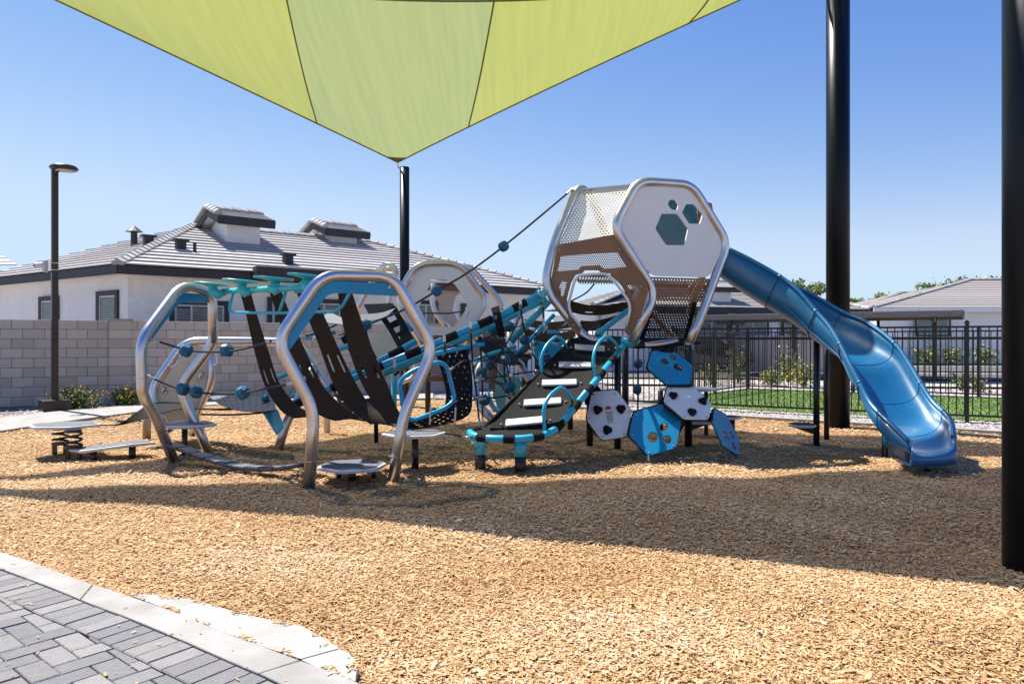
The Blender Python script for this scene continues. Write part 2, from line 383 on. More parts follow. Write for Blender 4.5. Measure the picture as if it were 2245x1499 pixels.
# mulch bed: a fine grid with soft mounds
nx, ny = 150, 130
xs = np.linspace(-16, 14, nx); ys = np.linspace(-3, 19, ny)
HOL = [(4.7, 7.2, .7, -.06), (5.6, 7.4, .5, .04), (-1.6, 6.7, .5, -.04), (-.5, 7.3, .5, .03), (.1, 7.5, .6, -.04), (-3.2, 7.9, .6, -.03), (1.4, 8.0, .5, .03), (2.6, 8.2, .6, -.03), (-5.4, 8.8, .5, -.03), (.6, 4.6, .5, .02), (1.6, 3.7, .35, -.02)]
def gz(x, y):
    return .014 * np.sin(x * 1.7 + y * .9) + .012 * np.sin(x * .8 - y * 2.1 + 1) + .008 * np.sin(x * 4.1 + y * 3.3) - .012 + sum(h * .7 * np.exp(-((x - a) ** 2 + (y - b) ** 2) / r ** 2) for a, b, r, h in HOL)
def farY(x):       # far edge of the mulch (measured border line)
    return np.interp(x, [-9, -7.9, -7.57, -7.38, -6.9, -6.2, -5.2, -3.6, -1.9, 0.3, 1.4, 3., 4.3, 7.4, 9.5, 14], [5, 11.2, 13.4, 14.3, 15.6, 16.6, 17.2, 17.4, 17.6, 16.6, 15.2, 14.1, 13.3, 11.08, 10.0, 7.6])
XX, YY = np.meshgrid(xs, ys)
YY = np.minimum(YY, farY(XX))
ZZ = gz(XX, YY) - .004
V = np.stack([XX.ravel(), YY.ravel(), ZZ.ravel()], 1)
ii = np.arange(ny - 1)[:, None] * nx + np.arange(nx - 1)[None]
Q = np.stack([ii, ii + 1, ii + nx + 1, ii + nx], -1).reshape(-1, 4)
o = bpy.data.objects.new('mulch_bed', npmesh('mulch_bed', V, Q, M_['mulchbase'])); col.objects.link(o); tag(o, kind='structure')
o.data.polygons.foreach_set('use_smooth', [True] * len(o.data.polygons))

# gravel strips (left below the wall, right below the fence), sidewalk, border kerb
swl = [(-7.9, 5)] + [(float(G(x, y).x), float(G(x, y).y)) for x, y in [(0, 947), (110, 930), (219, 915), (296, 905), (400, 893.5), (520, 885), (650, 880.5), (800, 877.5), (950, 874)]]
swu = [(float(G(x, y).x), float(G(x, y).y)) for x, y in [(950, 862), (800, 864), (650, 868), (450, 876), (307, 888), (130, 903), (0, 917)]] + [(-10.6, 5)]
S('sidewalk', prism(swl + swu, -.11, .022), M_['conc'], bevel=.006)
S('gravel_bed', sheet([(-24, 3), (-9.2, 3), (-9.2, 13), (-8, 16), (-4, 18.2), (3, 18.6), (3, 24), (-24, 14)], -.012), M_['gravel'])
S('gravel_strip', sheet([(-1.95, 17.5), (0.3, 16.7), (1.4, 15.3), (3., 14.2), (4.3, 13.4), (7.4, 11.15), (14, 7.65), (18, 9), (9.4, 14.3), (3, 18.4)], -.008), M_['gravel'])
kx = [-1.9, 0.3, 1.4, 3., 4.3, 7.4, 9.5, 14]; kv = [(x, float(farY(np.array(x)))) for x in kx]
kp = [(a, b - .05) for a, b in kv] + [(a + .05, b + .09) for a, b in kv][::-1]
S('concrete_border', prism(kp, -.11, .045), M_['conc'], bevel=.008)
# turf inside the dog run
g0 = [Vector((3.1, 16.6, 0)), Vector((6.8, 21.0, 0)), Vector((13.8, 16.0, 0)), Vector((11.5, 10.9, 0)), Vector((8.5, 12.65, 0)), Vector((4.9, 14.75, 0))]
S('lawn', prism([(p.x, p.y) for p in g0], -.11, .02), M_['grass'])
S('lawn_border', prism([(6.8, 21.02), (13.9, 16.02), (14.0, 16.2), (6.8, 21.25), (3.0, 16.7), (3.12, 16.62)], -.11, .05), M_['conc'])
g = np.random.default_rng(3); n = 42000
xx = g.uniform(3, 13.5, n); yy = g.uniform(11, 21, n); k = inpoly(xx, yy, g0); xx, yy = xx[k], yy[k]; n = len(xx)
a = g.uniform(0, 6.28, n); hh = g.uniform(.02, .05, n); ww = .010
V = np.stack([np.stack([xx - ww * np.cos(a), yy - ww * np.sin(a), 0 * xx + .02], 1), np.stack([xx + ww * np.cos(a), yy + ww * np.sin(a), 0 * xx + .02], 1),
              np.stack([xx + .02 * np.sin(a), yy + .02 * np.cos(a), hh + .02], 1)], 1).reshape(-1, 3)
o = bpy.data.objects.new('turf_blades', npmesh('turf_blades', V, np.arange(3 * n).reshape(n, 3), M_['blade'], g.random(n))); col.objects.link(o)
tag(o, 'bright green turf inside the black fence', 'grass', kind='stuff')
# road and far kerbs
S('road', sheet([(-6, 40), (60, 27), (75, 33), (-6, 47)], -.03), M_['asphalt'])
S('parking_lot', sheet([(2, 29.2), (22, 26.5), (24, 31.5), (2, 36)], -.026), M_['asphalt'])
S('far_sidewalk', sheet([(2, 24.6), (40, 19.2), (40, 20.6), (2, 26.2)], -.02), M_['slab'])

# ---------- curved kerb, slab and pavers ----------
ci = [(-160, 1188), (-60, 1219), (0, 1244), (107, 1284), (207, 1325), (281, 1352), (397, 1400), (494, 1443), (560, 1471), (596, 1487), (680, 1530), (800, 1600)]
co = [(-160, 1160), (-60, 1188), (0, 1208), (96, 1240), (171, 1268), (269, 1300), (300, 1311), (378, 1338), (485, 1382), (578, 1416), (696, 1460), (779, 1492), (870, 1535), (1010, 1600)]
zc = .075
cin = crom([G(x, y, zc) for x, y in ci], 40); con = crom([G(x, y, zc) for x, y in co], 40)
def kerbseg(a, b):
    I = [cin[i] for i in range(a, b + 1)]; O = [con[i] for i in range(a, b + 1)]
    return [(p.x, p.y) for p in I] + [(p.x, p.y) for p in O][::-1]
kb = thing('concrete_kerb', 'pale curved concrete kerb between the grey pavers and the wood mulch', 'kerb', (cin[16].x, cin[16].y, 0))
cuts = [0, 13, 29, 39]
for a_, b_ in zip(cuts[:-1], cuts[1:]):
    q = kerbseg(a_, b_)
    part('kerb_section', prism(q, -.08, zc), M_['conc'], kb, bevel=.006)
    cin[b_] = cin[b_] + (cin[min(b_ + 1, 39)] - cin[b_]) * .05; con[b_] = con[b_] + (con[min(b_ + 1, 39)] - con[b_]) * .05
sl = [(290, 1306), (300, 1301), (340, 1303), (416, 1313), (470, 1327), (545, 1347), (600, 1360), (634, 1365), (667, 1374), (700, 1392), (734, 1414), (761, 1427), (776, 1442), (785, 1458), (780, 1478), (779, 1491)]
slw = [G(x, y, .066) for x, y in sl]; sle = [G(x, y, .066) for x, y in [(755, 1484), (696, 1461), (578, 1417), (485, 1383), (378, 1339)]]
ft = thing('concrete_footing', 'bright white concrete footing half buried under mulch beside the kerb', 'footing', (slw[8].x, slw[8].y, 0))
jt = (G(660, 1443, .066), G(743, 1420, .066))
A_ = [(p.x, p.y) for p in slw[:11]] + [(jt[1].x, jt[1].y), (jt[0].x, jt[0].y)] + [(p.x, p.y) for p in sle[2:]]
B_ = [(jt[1].x + .004, jt[1].y - .006)] + [(p.x, p.y) for p in slw[11:]] + [(p.x, p.y) for p in sle[:2]] + [(jt[0].x + .004, jt[0].y - .006)]
part('slab_section', prism(A_, -.08, .066), M_['slab'], ft); part('slab_section', prism(B_, -.08, .064), M_['slab'], ft)

pv = thing('paving', None, None, (cin[14].x, cin[14].y, 0)); pv['kind'] = 'structure'
inner = [(p.x, p.y) for p in cin]; base = inner + [(inner[-1][0] - 1, -1.5), (-5.5, -1.5), (-5.5, inner[0][1])]
part('joint_sand', sheet(base, .052), M_['joint'], pv)
zp = .073
def pbrick(quad, nm='paver'):
    c = sum((Vector(q) for q in quad), Vector((0, 0))) / len(quad)
    q = [c + (Vector(p) - c) * 1 for p in quad]
    dz = R.uniform(-.002, .002); n = len(q)
    V = [Vector((p.x, p.y, .03)) for p in q] + [Vector((p.x, p.y, zp - .005 + dz)) for p in q] + [Vector((c.x + (p.x - c.x) * .94, c.y + (p.y - c.y) * .94, zp + dz)) for p in q]
    Fc = [tuple(range(2 * n, 3 * n))] + [(i, (i + 1) % n, n + (i + 1) % n, n + i) for i in range(n)] + [(n + i, n + (i + 1) % n, 2 * n + (i + 1) % n, 2 * n + i) for i in range(n)]
    part(nm, (V, Fc), M_['paver'], pv)
# soldier course against the kerb
pl = [Vector((p.x, p.y)) for p in crom(cin, 400)]; acc = [0]
for a, b in zip(pl[:-1], pl[1:]): acc.append(acc[-1] + (b - a).length)
def at(s):
    i = min(max(int(np.searchsorted(acc, s)), 1), len(pl) - 1); t = (s - acc[i - 1]) / (acc[i] - acc[i - 1] + 1e-9)
    p = pl[i - 1].lerp(pl[i], t); d = (pl[min(i + 3, len(pl) - 1)] - pl[max(i - 4, 0)]).normalized(); return p, Vector((d.y, -d.x))
sgn = 1
p_, n_ = at(acc[-1] / 2)
if (p_ + n_ * .2 - Vector((-5, 0))).length > (p_ - n_ * .2 - Vector((-5, 0))).length: sgn = -1
s_ = .02; cnt = 0
while s_ < acc[-1] - .12:
    p0, n0 = at(s_); p1, n1 = at(s_ + .1015); n0 = n0 * sgn; n1 = n1 * sgn
    pbrick([p0 + n0 * .008, p1 + n1 * .008, p1 + n1 * .21, p0 + n0 * .21]); s_ += .1055; cnt += 1
inn = [at(s)[0] + at(s)[1] * sgn * .218 for s in np.linspace(0, acc[-1], 60)]
field = [(p.x, p.y) for p in inn] + [(inner[-1][0] - 1, -1.5), (-5.5, -1.5), (-5.5, inner[0][1])]
def clip(poly, a, b):
    """keep the part of poly to the left of line a->b"""
    out = []; n = len(poly); d = b - a
    sd = lambda p: d.x * (p.y - a.y) - d.y * (p.x - a.x)
    for i in range(n):
        p, q = poly[i], poly[(i + 1) % n]; sp, sq = sd(p), sd(q)
        if sp >= 0: out.append(p)
        if (sp > 0) != (sq > 0) and abs(sp - sq) > 1e-12: out.append(p + (q - p) * (sp / (sp - sq)))
    return out
th = math.radians(140); bx_ = Vector((math.cos(th), math.sin(th))); by_ = Vector((-bx_.y, bx_.x)) * -1
org = Vector((G(155, 1427, zp).x, G(155, 1427, zp).y))
pitch = .105
def hb():
    for c in range(-60, 60):
        for r in range(-60, 60):
            m = (c - r) % 4
            if m == 0: yield (c, r, 2, 1)       # flat brick occupies (c, r), (c+1, r)
            elif m == 3: yield (c, r, 1, 2)       # upright brick occupies (c, r), (c, r+1)
for (c, r, du, dv) in hb():
    g_ = .002
    q = [org + bx_ * ((c + a) * pitch + (g_ if a == 0 else -g_)) + by_ * ((r + b) * pitch + (g_ if b == 0 else -g_)) for a, b in ((0, 0), (du, 0), (du, dv), (0, dv))]
    cc = (q[0] + q[2]) / 2
    if cc.y < 2.2 or cc.y > 5 or cc.x < -3.9: continue
    # signed distance to the soldier course
    near = min(range(60), key=lambda k: (inn[k] - cc).length); k0 = max(near - 1, 0); k1 = min(near + 1, 59)
    a, b = inn[k0], inn[k1]
    ref = Vector((-6, -2)); d = b - a; side = d.x * (ref.y - a.y) - d.y * (ref.x - a.x)
    if side < 0: a, b = b, a
    if ((q[2] - q[0]).x * (q[3] - q[1]).y - (q[2] - q[0]).y * (q[3] - q[1]).x) < 0: q = q[::-1]
    q = clip(q, a, b)
    if len(q) < 3: continue
    ar = abs(sum(q[i - 1].x * q[i].y - q[i].x * q[i - 1].y for i in range(len(q)))) / 2
    if ar < .0004: continue
    pbrick(q)

# ---------- wood chips (nobody could count them) ----------
kerbpoly = [(p.x, p.y) for p in con] + [(con[-1].x, -2), (-8, -2), (-8, con[0].y)]
slabpoly = [(p.x, p.y) for p in slw] + [(p.x, p.y) for p in sle]
_c = sum(slabpoly[i][0] for i in range(len(slabpoly))) / len(slabpoly), sum(p[1] for p in slabpoly) / len(slabpoly)
slabfat = slabpoly
def chips(n, y0, y1, L0, L1, seed, xm=1.0):
    g = np.random.default_rng(seed)
    y = np.sqrt(g.random(n) * (y1 ** 2 - y0 ** 2) + y0 ** 2); x = g.uniform(-1, 1, n) * (.71 * y + xm)
    jx = x + .03 * np.sin(y * 31 + 3 * np.sin(x * 17)) + g.normal(0, .012, n); jy = y + .03 * np.sin(x * 27) + g.normal(0, .012, n)
    out = inpoly(x, y, kerbpoly) | inpoly(jx, jy, slabpoly)
    stray = g.random(n) < .0035
    edge = np.where(out & stray, True, ~out)
    keep = edge & (y < farY(x) - .03)
    x, y, out = x[keep], y[keep], out[keep]; n = len(x)
    L = g.uniform(L0, L1, n) * (1 + (g.random(n) < .08) * .6); big = g.random(n) < .04; L = np.where(big, L * g.uniform(1.3, 2.0, n), L); W = L * g.uniform(.15, .34, n)
    a = g.uniform(0, math.pi, n) ; tilt = g.normal(0, .18, n); roll = g.normal(0, .24, n)
    z = gz(x, y) + g.uniform(0, .012, n)
    z = np.where(out, np.where(inpoly(x, y, slabpoly), .070, .079), np.maximum(z, np.where(inpoly(x, y, slabfat), .070, -1))); tilt = np.where(out, 0, tilt); roll = np.where(out, 0, roll)
    ux = np.stack([np.cos(a) * np.cos(tilt), np.sin(a) * np.cos(tilt), np.sin(tilt)], 1)
    sx = np.stack([-np.sin(a) * np.cos(roll), np.cos(a) * np.cos(roll), np.sin(roll)], 1); up = np.cross(ux, sx)
    c = np.stack([x, y, z + np.abs(np.sin(tilt)) * L * .3], 1); h = (W * .33)[:, None]; Lh = (L / 2)[:, None]; Wh = (W / 2)[:, None]
    sk = g.uniform(-.3, .3, n)[:, None]
    v0 = c - ux * Lh + up * h * .3; v1 = c + ux * Lh * (1 + sk) + up * h * .2
    v2 = c - ux * Lh * .55 - sx * Wh; v3 = c + ux * Lh * .6 - sx * Wh * .8
    v4 = c + ux * Lh * .5 + sx * Wh; v5 = c - ux * Lh * .6 + sx * Wh * .8; v6 = c + up * h + ux * Lh * .1 * sk
    V = np.stack([v0, v1, v2, v3, v4, v5, v6], 1).reshape(-1, 3)
    t = np.array([[0, 2, 6], [2, 3, 6], [3, 1, 6], [1, 4, 6], [4, 5, 6], [5, 0, 6]])
    T = (np.arange(n)[:, None, None] * 7 + t[None]).reshape(-1, 3)
    c_ = np.clip(g.beta(2.2, 1.7, n) + .10 * np.sin(x * 2.3 + y) * np.sin(y * 3.1) + .07 * np.sin(x * .9 - y * 1.7 + 2 * np.sin(y * .8)) - .04, 0, 1)
    return V, T, np.repeat(c_, 6)
Vs = []; Ts = []; Cs = []; off = 0
for a_ in ((150000, 2.6, 4.8, .014, .033, 1), (105000, 4.8, 7.4, .018, .038, 2), (64000, 7.4, 11, .026, .048, 3), (36000, 11, 17.8, .04, .075, 4)):
    v, t, c = chips(*a_); Vs.append(v); Ts.append(t + off); Cs.append(c); off += len(v)
o = bpy.data.objects.new('wood_mulch', npmesh('wood_mulch', np.concatenate(Vs), np.concatenate(Ts), M_['chip'], np.concatenate(Cs))); col.objects.link(o)
tag(o, 'tan wood chip mulch covering the whole play area', 'mulch', kind='stuff')
# gravel stones
def stones(name, n, fx, s0, s1, seed, label, m='stone'):
    g = np.random.default_rng(seed); x, y = fx(g, n); n = len(x)
    t = (1 + 5 ** .5) / 2
    oc = np.array([[1, 0, 0], [-1, 0, 0], [0, 1, 0], [0, -1, 0], [0, 0, 1], [.6, .6, .5], [-.6, -.5, .6]])
    d = np.array([[.9, .1, 0], [.3, .85, .05], [-.5, .8, 0], [-.95, 0, .05], [-.4, -.85, 0], [.5, -.8, 0], [.25, .2, .62], [-.3, -.1, .6]])
    f = np.array([[0, 1, 6], [1, 2, 6], [2, 7, 6], [2, 3, 7], [3, 4, 7], [4, 5, 7], [5, 6, 7], [5, 0, 6]])
    s = g.uniform(s0, s1, n)[:, None, None]; a = g.uniform(0, 6.28, n); ca, sa = np.cos(a), np.sin(a)
    D = d[None] * (1 + g.uniform(-.3, .3, (n, 8, 3))) * s
    X = D[..., 0] * ca[:, None] - D[..., 1] * sa[:, None] + x[:, None]; Y = D[..., 0] * sa[:, None] + D[..., 1] * ca[:, None] + y[:, None]
    V = np.stack([X, Y, D[..., 2] * .9 - .005], -1).reshape(-1, 3); T = (np.arange(n)[:, None, None] * 8 + f[None]).reshape(-1, 3)
    o = bpy.data.objects.new(name, npmesh(name, V, T, M_[m], np.repeat(g.random(n), 8))); col.objects.link(o); tag(o, label, 'gravel', kind='stuff')
def fR(g, n):
    x = g.uniform(-1.9, 9.6, n); e = farY(x); fe = 12.5 + (8.34 - x) / 1.696; y = e + .1 + g.random(n) * np.clip(fe + .25 - e, .2, 3); return x, y
def fL(g, n):
    x = g.uniform(-12.5, 1, n); wy = 15.66 + (x + 10.5) * .59; su = np.interp(x, [-12, -10.6, -9.3, -8.9, -8.15, -6.2, -5, -1.9, 1], [3, 5, 13.25, 14.4, 16, 17.55, 18.8, 19.6, 19.6])
    wy = np.maximum(wy, su + .1); return x, su + g.random(n) * (wy - su)
stones('fence_gravel', 12000, fR, .014, .032, 5, 'grey gravel strip at the foot of the black fence')
stones('wall_gravel', 8000, fL, .014, .032, 6, 'grey gravel along the foot of the block wall')
def fF(g, n):
    x = g.uniform(3, 22, n); y = np.where(x < 6.8, 16.6 + (x - 3) * 1.16, 21.2 - (x - 6.8) * .71) + .2 + g.random(n) * 3.6; return x, y
stones('landscape_gravel', 10000, fF, .03, .07, 8, 'tan and grey landscape stones beyond the turf')

# ================= BLOCK WALL =================
W0 = Vector((-10.5, 15.66, 0)); wd = Vector((4.5, 2.65, 0)).normalized(); wn_ = Vector((wd.y, -wd.x, 0)); wang = math.atan2(wd.y, wd.x)
wall = thing('block_wall', 'long grey concrete block wall in front of the stucco house', 'wall', W0)
part('mortar_core', bar(W0 - wd * 3.5 - wn_ * .10 + Vector((0, 0, .93)), W0 + wd * 11.6 - wn_ * .10 + Vector((0, 0, .93)), .165, 1.86), M_['mortar'], wall)
bm_ = box((0, 0, 0), (.392, .19, .2)); me_b = mkmesh('block', *bm_, M_['block'])
bmx = bmesh.new(); bmx.from_mesh(me_b); bmesh.ops.bevel(bmx, geom=bmx.edges[:], offset=.006, segments=1, affect='EDGES'); bmx.to_mesh(me_b); bmx.free()
bh = .2078
pil = [1.85, 5.75, 9.65]
for r in range(9):
    s = -3.2 + (r % 2) * .2
    while s < 11.3:
        if not any(abs(s - p) < .05 for p in pil):
            inst('block', me_b, W0 + wd * s - wn_ * (.10 + R.uniform(-.0015, .003)) + Vector((0, 0, bh * (r + .5))), wall, (0, 0, wang))
        s += .4
me_p = mkmesh('pier_block', *box((0, 0, 0), (.44, .25, .2)), M_['block'])
for p in pil:
    for r in range(9): inst('pier_block', me_p, W0 + wd * p - wn_ * (.07) + Vector((0, 0, bh * (r + .5))), wall, (0, 0, wang))
    part('pier_cap', bar(W0 + wd * (p - .25) - wn_ * .07 + Vector((0, 0, 1.89)), W0 + wd * (p + .25) - wn_ * .07 + Vector((0, 0, 1.89)), .3, .04), M_['conc'], wall)

# ================= HOUSES =================
def roof_face(parent, poly, courses, eave_i=(0, 1), t=.045, nm='tile_course', m='tile'):
    """poly: 3-D polygon, first two points along the eave; lays stepped tile courses up the slope"""
    a, b = poly[0], poly[1]; u = (b - a).normalized(); n = u.cross(poly[2] - a).normalized()
    if n.z < 0: n = -n
    v = n.cross(u).normalized()
    if (poly[2] - a).dot(v) < 0: v = -v
    p2 = [Vector(((p - a).dot(u), (p - a).dot(v))) for p in poly]
    ar = sum(p2[i - 1].x * p2[i].y - p2[i].x * p2[i - 1].y for i in range(len(p2)))
    if ar < 0: p2 = p2[::-1]
    vmax = max(p.y for p in p2); h = vmax / courses
    for k in range(courses):
        q = clip(p2, Vector((-99, k * h)), Vector((99, k * h))); q = clip(q, Vector((99, (k + 1) * h)), Vector((-99, (k + 1) * h)))
        if len(q) < 3: continue
        V = []; N = len(q)
        for p in q: V.append(a + u * p.x + v * p.y + n * (t * .55 * (1 - (p.y - k * h) / h)))
        for p in q: V.append(a + u * p.x + v * p.y + n * (t * (1 - .8 * (p.y - k * h) / h) + .012))
        Fc = [tuple(range(N, 2 * N))] + [(i, (i + 1) % N, N + (i + 1) % N, N + i) for i in range(N)] + [tuple(range(N))[::-1]]
        part(nm, (V, Fc), M_[m], parent)
def ridge_tiles(parent, a, b, n, wd_=.28, sag=.04):
    d = (b - a) / n; t = d.normalized(); s = t.cross(Vector((0, 0, 1))).normalized(); up = s.cross(t)
    L = d.length * 1.04
    V = []
    for e in (0, L):
        hgt = .05 + (.03 if e == 0 else 0)
        V += [t * e + s * wd_ / 2 - up * .03, t * e + s * wd_ / 2 + up * (hgt - .03), t * e + up * (hgt + .05), t * e - s * wd_ / 2 + up * (hgt - .03), t * e - s * wd_ / 2 - up * .03]
    Fc = [(0, 1, 2, 3, 4), (5, 9, 8, 7, 6)] + [(i, i + 5, i + 6, i + 1) for i in range(4)] + [(4, 9, 5, 0)]
    me = mkmesh('ridge_tile', V, Fc, M_['ridge'])
    for k in range(n): inst('ridge_tile', me, a + d * k, parent)
def window(parent, c, u, wdt, hgt, trim=.12, mull=1, deep=.05):
    """framed window on a wall; u along the wall (camera side normal nrm)"""
    nrm = Vector((u.y, -u.x, 0)); c = Vector(c)
    def slab(x0, x1, z0, z1, d0, d1):
        a = c + u * ((x0 + x1) / 2) + nrm * ((d0 + d1) / 2) + Vector((0, 0, (z0 + z1) / 2))
        return bar(a - u * (x1 - x0) / 2, a + u * (x1 - x0) / 2, abs(d1 - d0), z1 - z0)
    W2, H2 = wdt / 2, hgt / 2
    f = part('window', join(slab(-W2 - trim, W2 + trim, H2, H2 + trim, 0, .06), slab(-W2 - trim, W2 + trim, -H2 - trim, -H2, 0, .06),
             slab(-W2 - trim, -W2, -H2, H2, 0, .059), slab(W2, W2 + trim, -H2, H2, 0, .059)), M_['trim'], parent)
    s = .045
    fr = [slab(-W2 + .005, W2 - .005, H2 - s, H2 - .002, 0, .035), slab(-W2 + .005, W2 - .005, -H2 + .002, -H2 + s, 0, .035), slab(-W2 + .003, -W2 + s, -H2 + s, H2 - s, 0, .036), slab(W2 - s, W2 - .003, -H2 + s, H2 - s, 0, .036)]
    for k in range(1, mull + 1):
        x = -W2 + wdt * k / (mull + 1); fr.append(slab(x - s / 2, x + s / 2, -H2 + s, H2 - s, .001, .034))
    part('window_frame', join(*fr), M_['vinyl'], f)
    part('pane', slab(-W2 + s, W2 - s, -H2 + s, H2 - s, .012, .016), M_['glass'], f)
    nb = int((hgt - .1) / .055)
    part('blind', join(*[slab(-W2 + s, W2 - s, -H2 + s + k * .055, -H2 + s + k * .055 + .03, .018, .020) for k in range(nb)]), M_['blind'], f)
ez = 3.0; ft_ = .23
C0 = Vector((-9.35, 17.3, ez)); dr = Vector((1, .8, 0)).normalized(); dl = Vector((-5.3, 3.6, 0)).normalized()
hs = thing('stucco_house', 'white stucco house with grey tiled hip roof and two roof cupolas behind the block wall', 'house', (C0.x, C0.y, 0))
Rt = C0 + dr * 14.2; Lt = C0 + dl * 8.5
ov = .45
cw = C0 + (dr + dl).normalized() * ov * 1.1
def walls(parent, pts, z0, z1, m='stucco'):
    for a, b in zip(pts[:-1], pts[1:]):
        d = (b - a); nn = Vector((d.y, -d.x, 0)).normalized(); a = Vector((a.x, a.y, (z0 + z1) / 2)); b = Vector((b.x, b.y, (z0 + z1) / 2))
        part('wall', bar(a - nn * .1, b - nn * .1, .2, z1 - z0), M_[m], parent)
Wl = Lt + dr * ov; Wr = Rt + Vector((-dr.y, dr.x, 0)) * ov - dr * .35
walls(hs, [Wl, cw], 0, ez + .02); walls(hs, [cw, Wr], 0, ez + .02)
walls(hs, [Wr, Wr + Vector((-dr.y, dr.x, 0)) * 7], 0, ez + .02)
def fascia(parent, a, b, z, hgt=.21, m='trim'): part('fascia', bar(Vector((a.x, a.y, z + hgt / 2)), Vector((b.x, b.y, z + hgt / 2)), .05, hgt), M_[m], parent)
fascia(hs, C0, Rt, ez); fascia(hs, Lt, C0, ez)
part('soffit', ([Vector((p.x, p.y, ez + .01)) for p in (Lt, C0, Rt, Wr, cw, Wl)], [(0, 1, 4, 5), (1, 2, 3, 4)]), M_['stucco'], hs)
E0 = C0 + Vector((0, 0, ft_ - .02)); E1 = Rt + Vector((0, 0, ft_ - .02)); E2 = Lt + Vector((0, 0, ft_ - .02))
pk = P(424, 497, 23.2); rd = Vector((dr.x, dr.y, 0)); pk2 = None
# far end of the ridge: same height, seen at x = 812
k_ = (812 - CX) / F; pk2 = pk + dr * ((k_ * pk.y - pk.x) / (dr.x - k_ * dr.y))
roof_face(hs, [E0, E1, pk2, pk], 15, t=.055)
back = E2 + Vector((0, 0, 0))
lp = P(60, 586, 23.0)
roof_face(hs, [E2, E0, pk, P(267, 535, 23.4), lp], 14, t=.055)
part('roof_deck', ([q - Vector((0, 0, .03)) for q in (E0, E1, pk2, pk, E2, lp - Vector((0, 0, .12)))], [(0, 1, 2, 3), (4, 0, 3, 5)]), M_['trim'], hs)
E3 = E1 + Vector((-dr.y, dr.x, 0)) * 9
part('roof_deck', ([E1, E3, pk2, pk, E3 - dr * 14 ], [(0, 1, 2), (2, 1, 4, 3)]), M_['tile'], hs)
ridge_tiles(hs, E0 + Vector((0, 0, .03)), pk + Vector((0, 0, .03)), 22)
ridge_tiles(hs, pk + Vector((0, 0, .03)), pk2 + Vector((0, 0, .03)), 26)
ridge_tiles(hs, E1 + Vector((0, 0, .03)), pk2 + Vector((0, 0, .03)), 24)
# patio recess: lower dark fascia band
pa = C0 + dr * 3.2; pb = C0 + dr * 5.4
part('patio_fascia', bar(pa + Vector((dr.y, -dr.x, 0)) * .12 + Vector((0, 0, .22)), pb + Vector((dr.y, -dr.x, 0)) * .12 + Vector((0, 0, .22)), .3, .3), M_['trim'], hs)
def wall_pt(pxl, line_a, d, z):
    # point on the vertical plane through line_a, direction d, seen at image column pxl
    k = (pxl - CX) / F; t = (line_a.x - k * line_a.y) / (k * d.y - d.x); p = line_a + d * t; return Vector((p.x, p.y, z))
for (x0, x1, y0, mu) in ((88, 130, 646, 0), (214, 262, 634, 0)):
    a = wall_pt(x0, cw, dl, 0); b = wall_pt(x1, cw, dl, 0); Yc = (a.y + b.y) / 2; zt = H + (CY - y0 - 5) / F * Yc
    window(hs, Vector(((a.x + b.x) / 2, Yc, zt - .85)), -dl, (b - a).length - .26, 1.5, mull=mu)
for (x0, x1, y0, mu) in ((370, 502, 655, 2), (585, 612, 648, 0), (664, 754, 652, 1), (905, 960, 655, 1), (1010, 1040, 662, 0)):
    a = wall_pt(x0, cw, dr, 0); b = wall_pt(x1, cw, dr, 0); Yc = (a.y + b.y) / 2; zt = H + (CY - y0 - 5) / F * Yc
    window(hs, Vector(((a.x + b.x) / 2, Yc, zt - .8)), dr, (b - a).length - .26, 1.4, mull=mu)
# flush vents on the roof
def vent(label, base, kind):
    t = thing('roof_vent', label, 'vent', base); base = Vector(base)
    if kind == 'pipe':
        part('pipe', tube([base - Vector((0, 0, .1)), base + Vector((0, 0, .42))], .09), M_['trim'], t)
        V, Fc = tube([base + Vector((0, 0, .42)), base + Vector((0, 0, .60))], [.24, .01], n=12); part('cone_cap', (V, Fc), M_['trim'], t)
    elif kind == 'stub': part('pipe', tube([base - Vector((0, 0, .1)), base + Vector((0, 0, .3))], .045), M_['trim'], t)
    else:
        part('box', box(base + Vector((0, 0, .12)), (.24, .24, .3), .67), M_['trim'], t); part('hood', box(base + Vector((0, 0, .28)), (.38, .34, .05), .67), M_['trim'], t)
def onroof(xp, yp, tri):
    a, b, c = tri; n = (b - a).cross(c - a); d = P(xp, yp, 1) - Vector((0, 0, H)); t = (a - Vector((0, 0, H))).dot(n) / d.dot(n); return Vector((0, 0, H)) + d * t
tr = (E0, E1, pk); tl_ = (E2, E0, pk)
vent('dark pipe vent with pointed cap on the left slope of the stucco house roof', onroof(294, 540, tl_), 'pipe')
vent('low box vent beside the pointed pipe vent, next to the hip ridge', onroof(325, 540, tl_), 'box')
vent('dark box vent on the front roof slope below the larger cupola, left', onroof(396, 550, tr), 'box')
vent('thin dark pipe stub right of the box vent on the front slope', onroof(427, 556, tr), 'stub')
vent('dark box vent at the middle of the front roof slope above the patio', onroof(631, 580, tr), 'box')
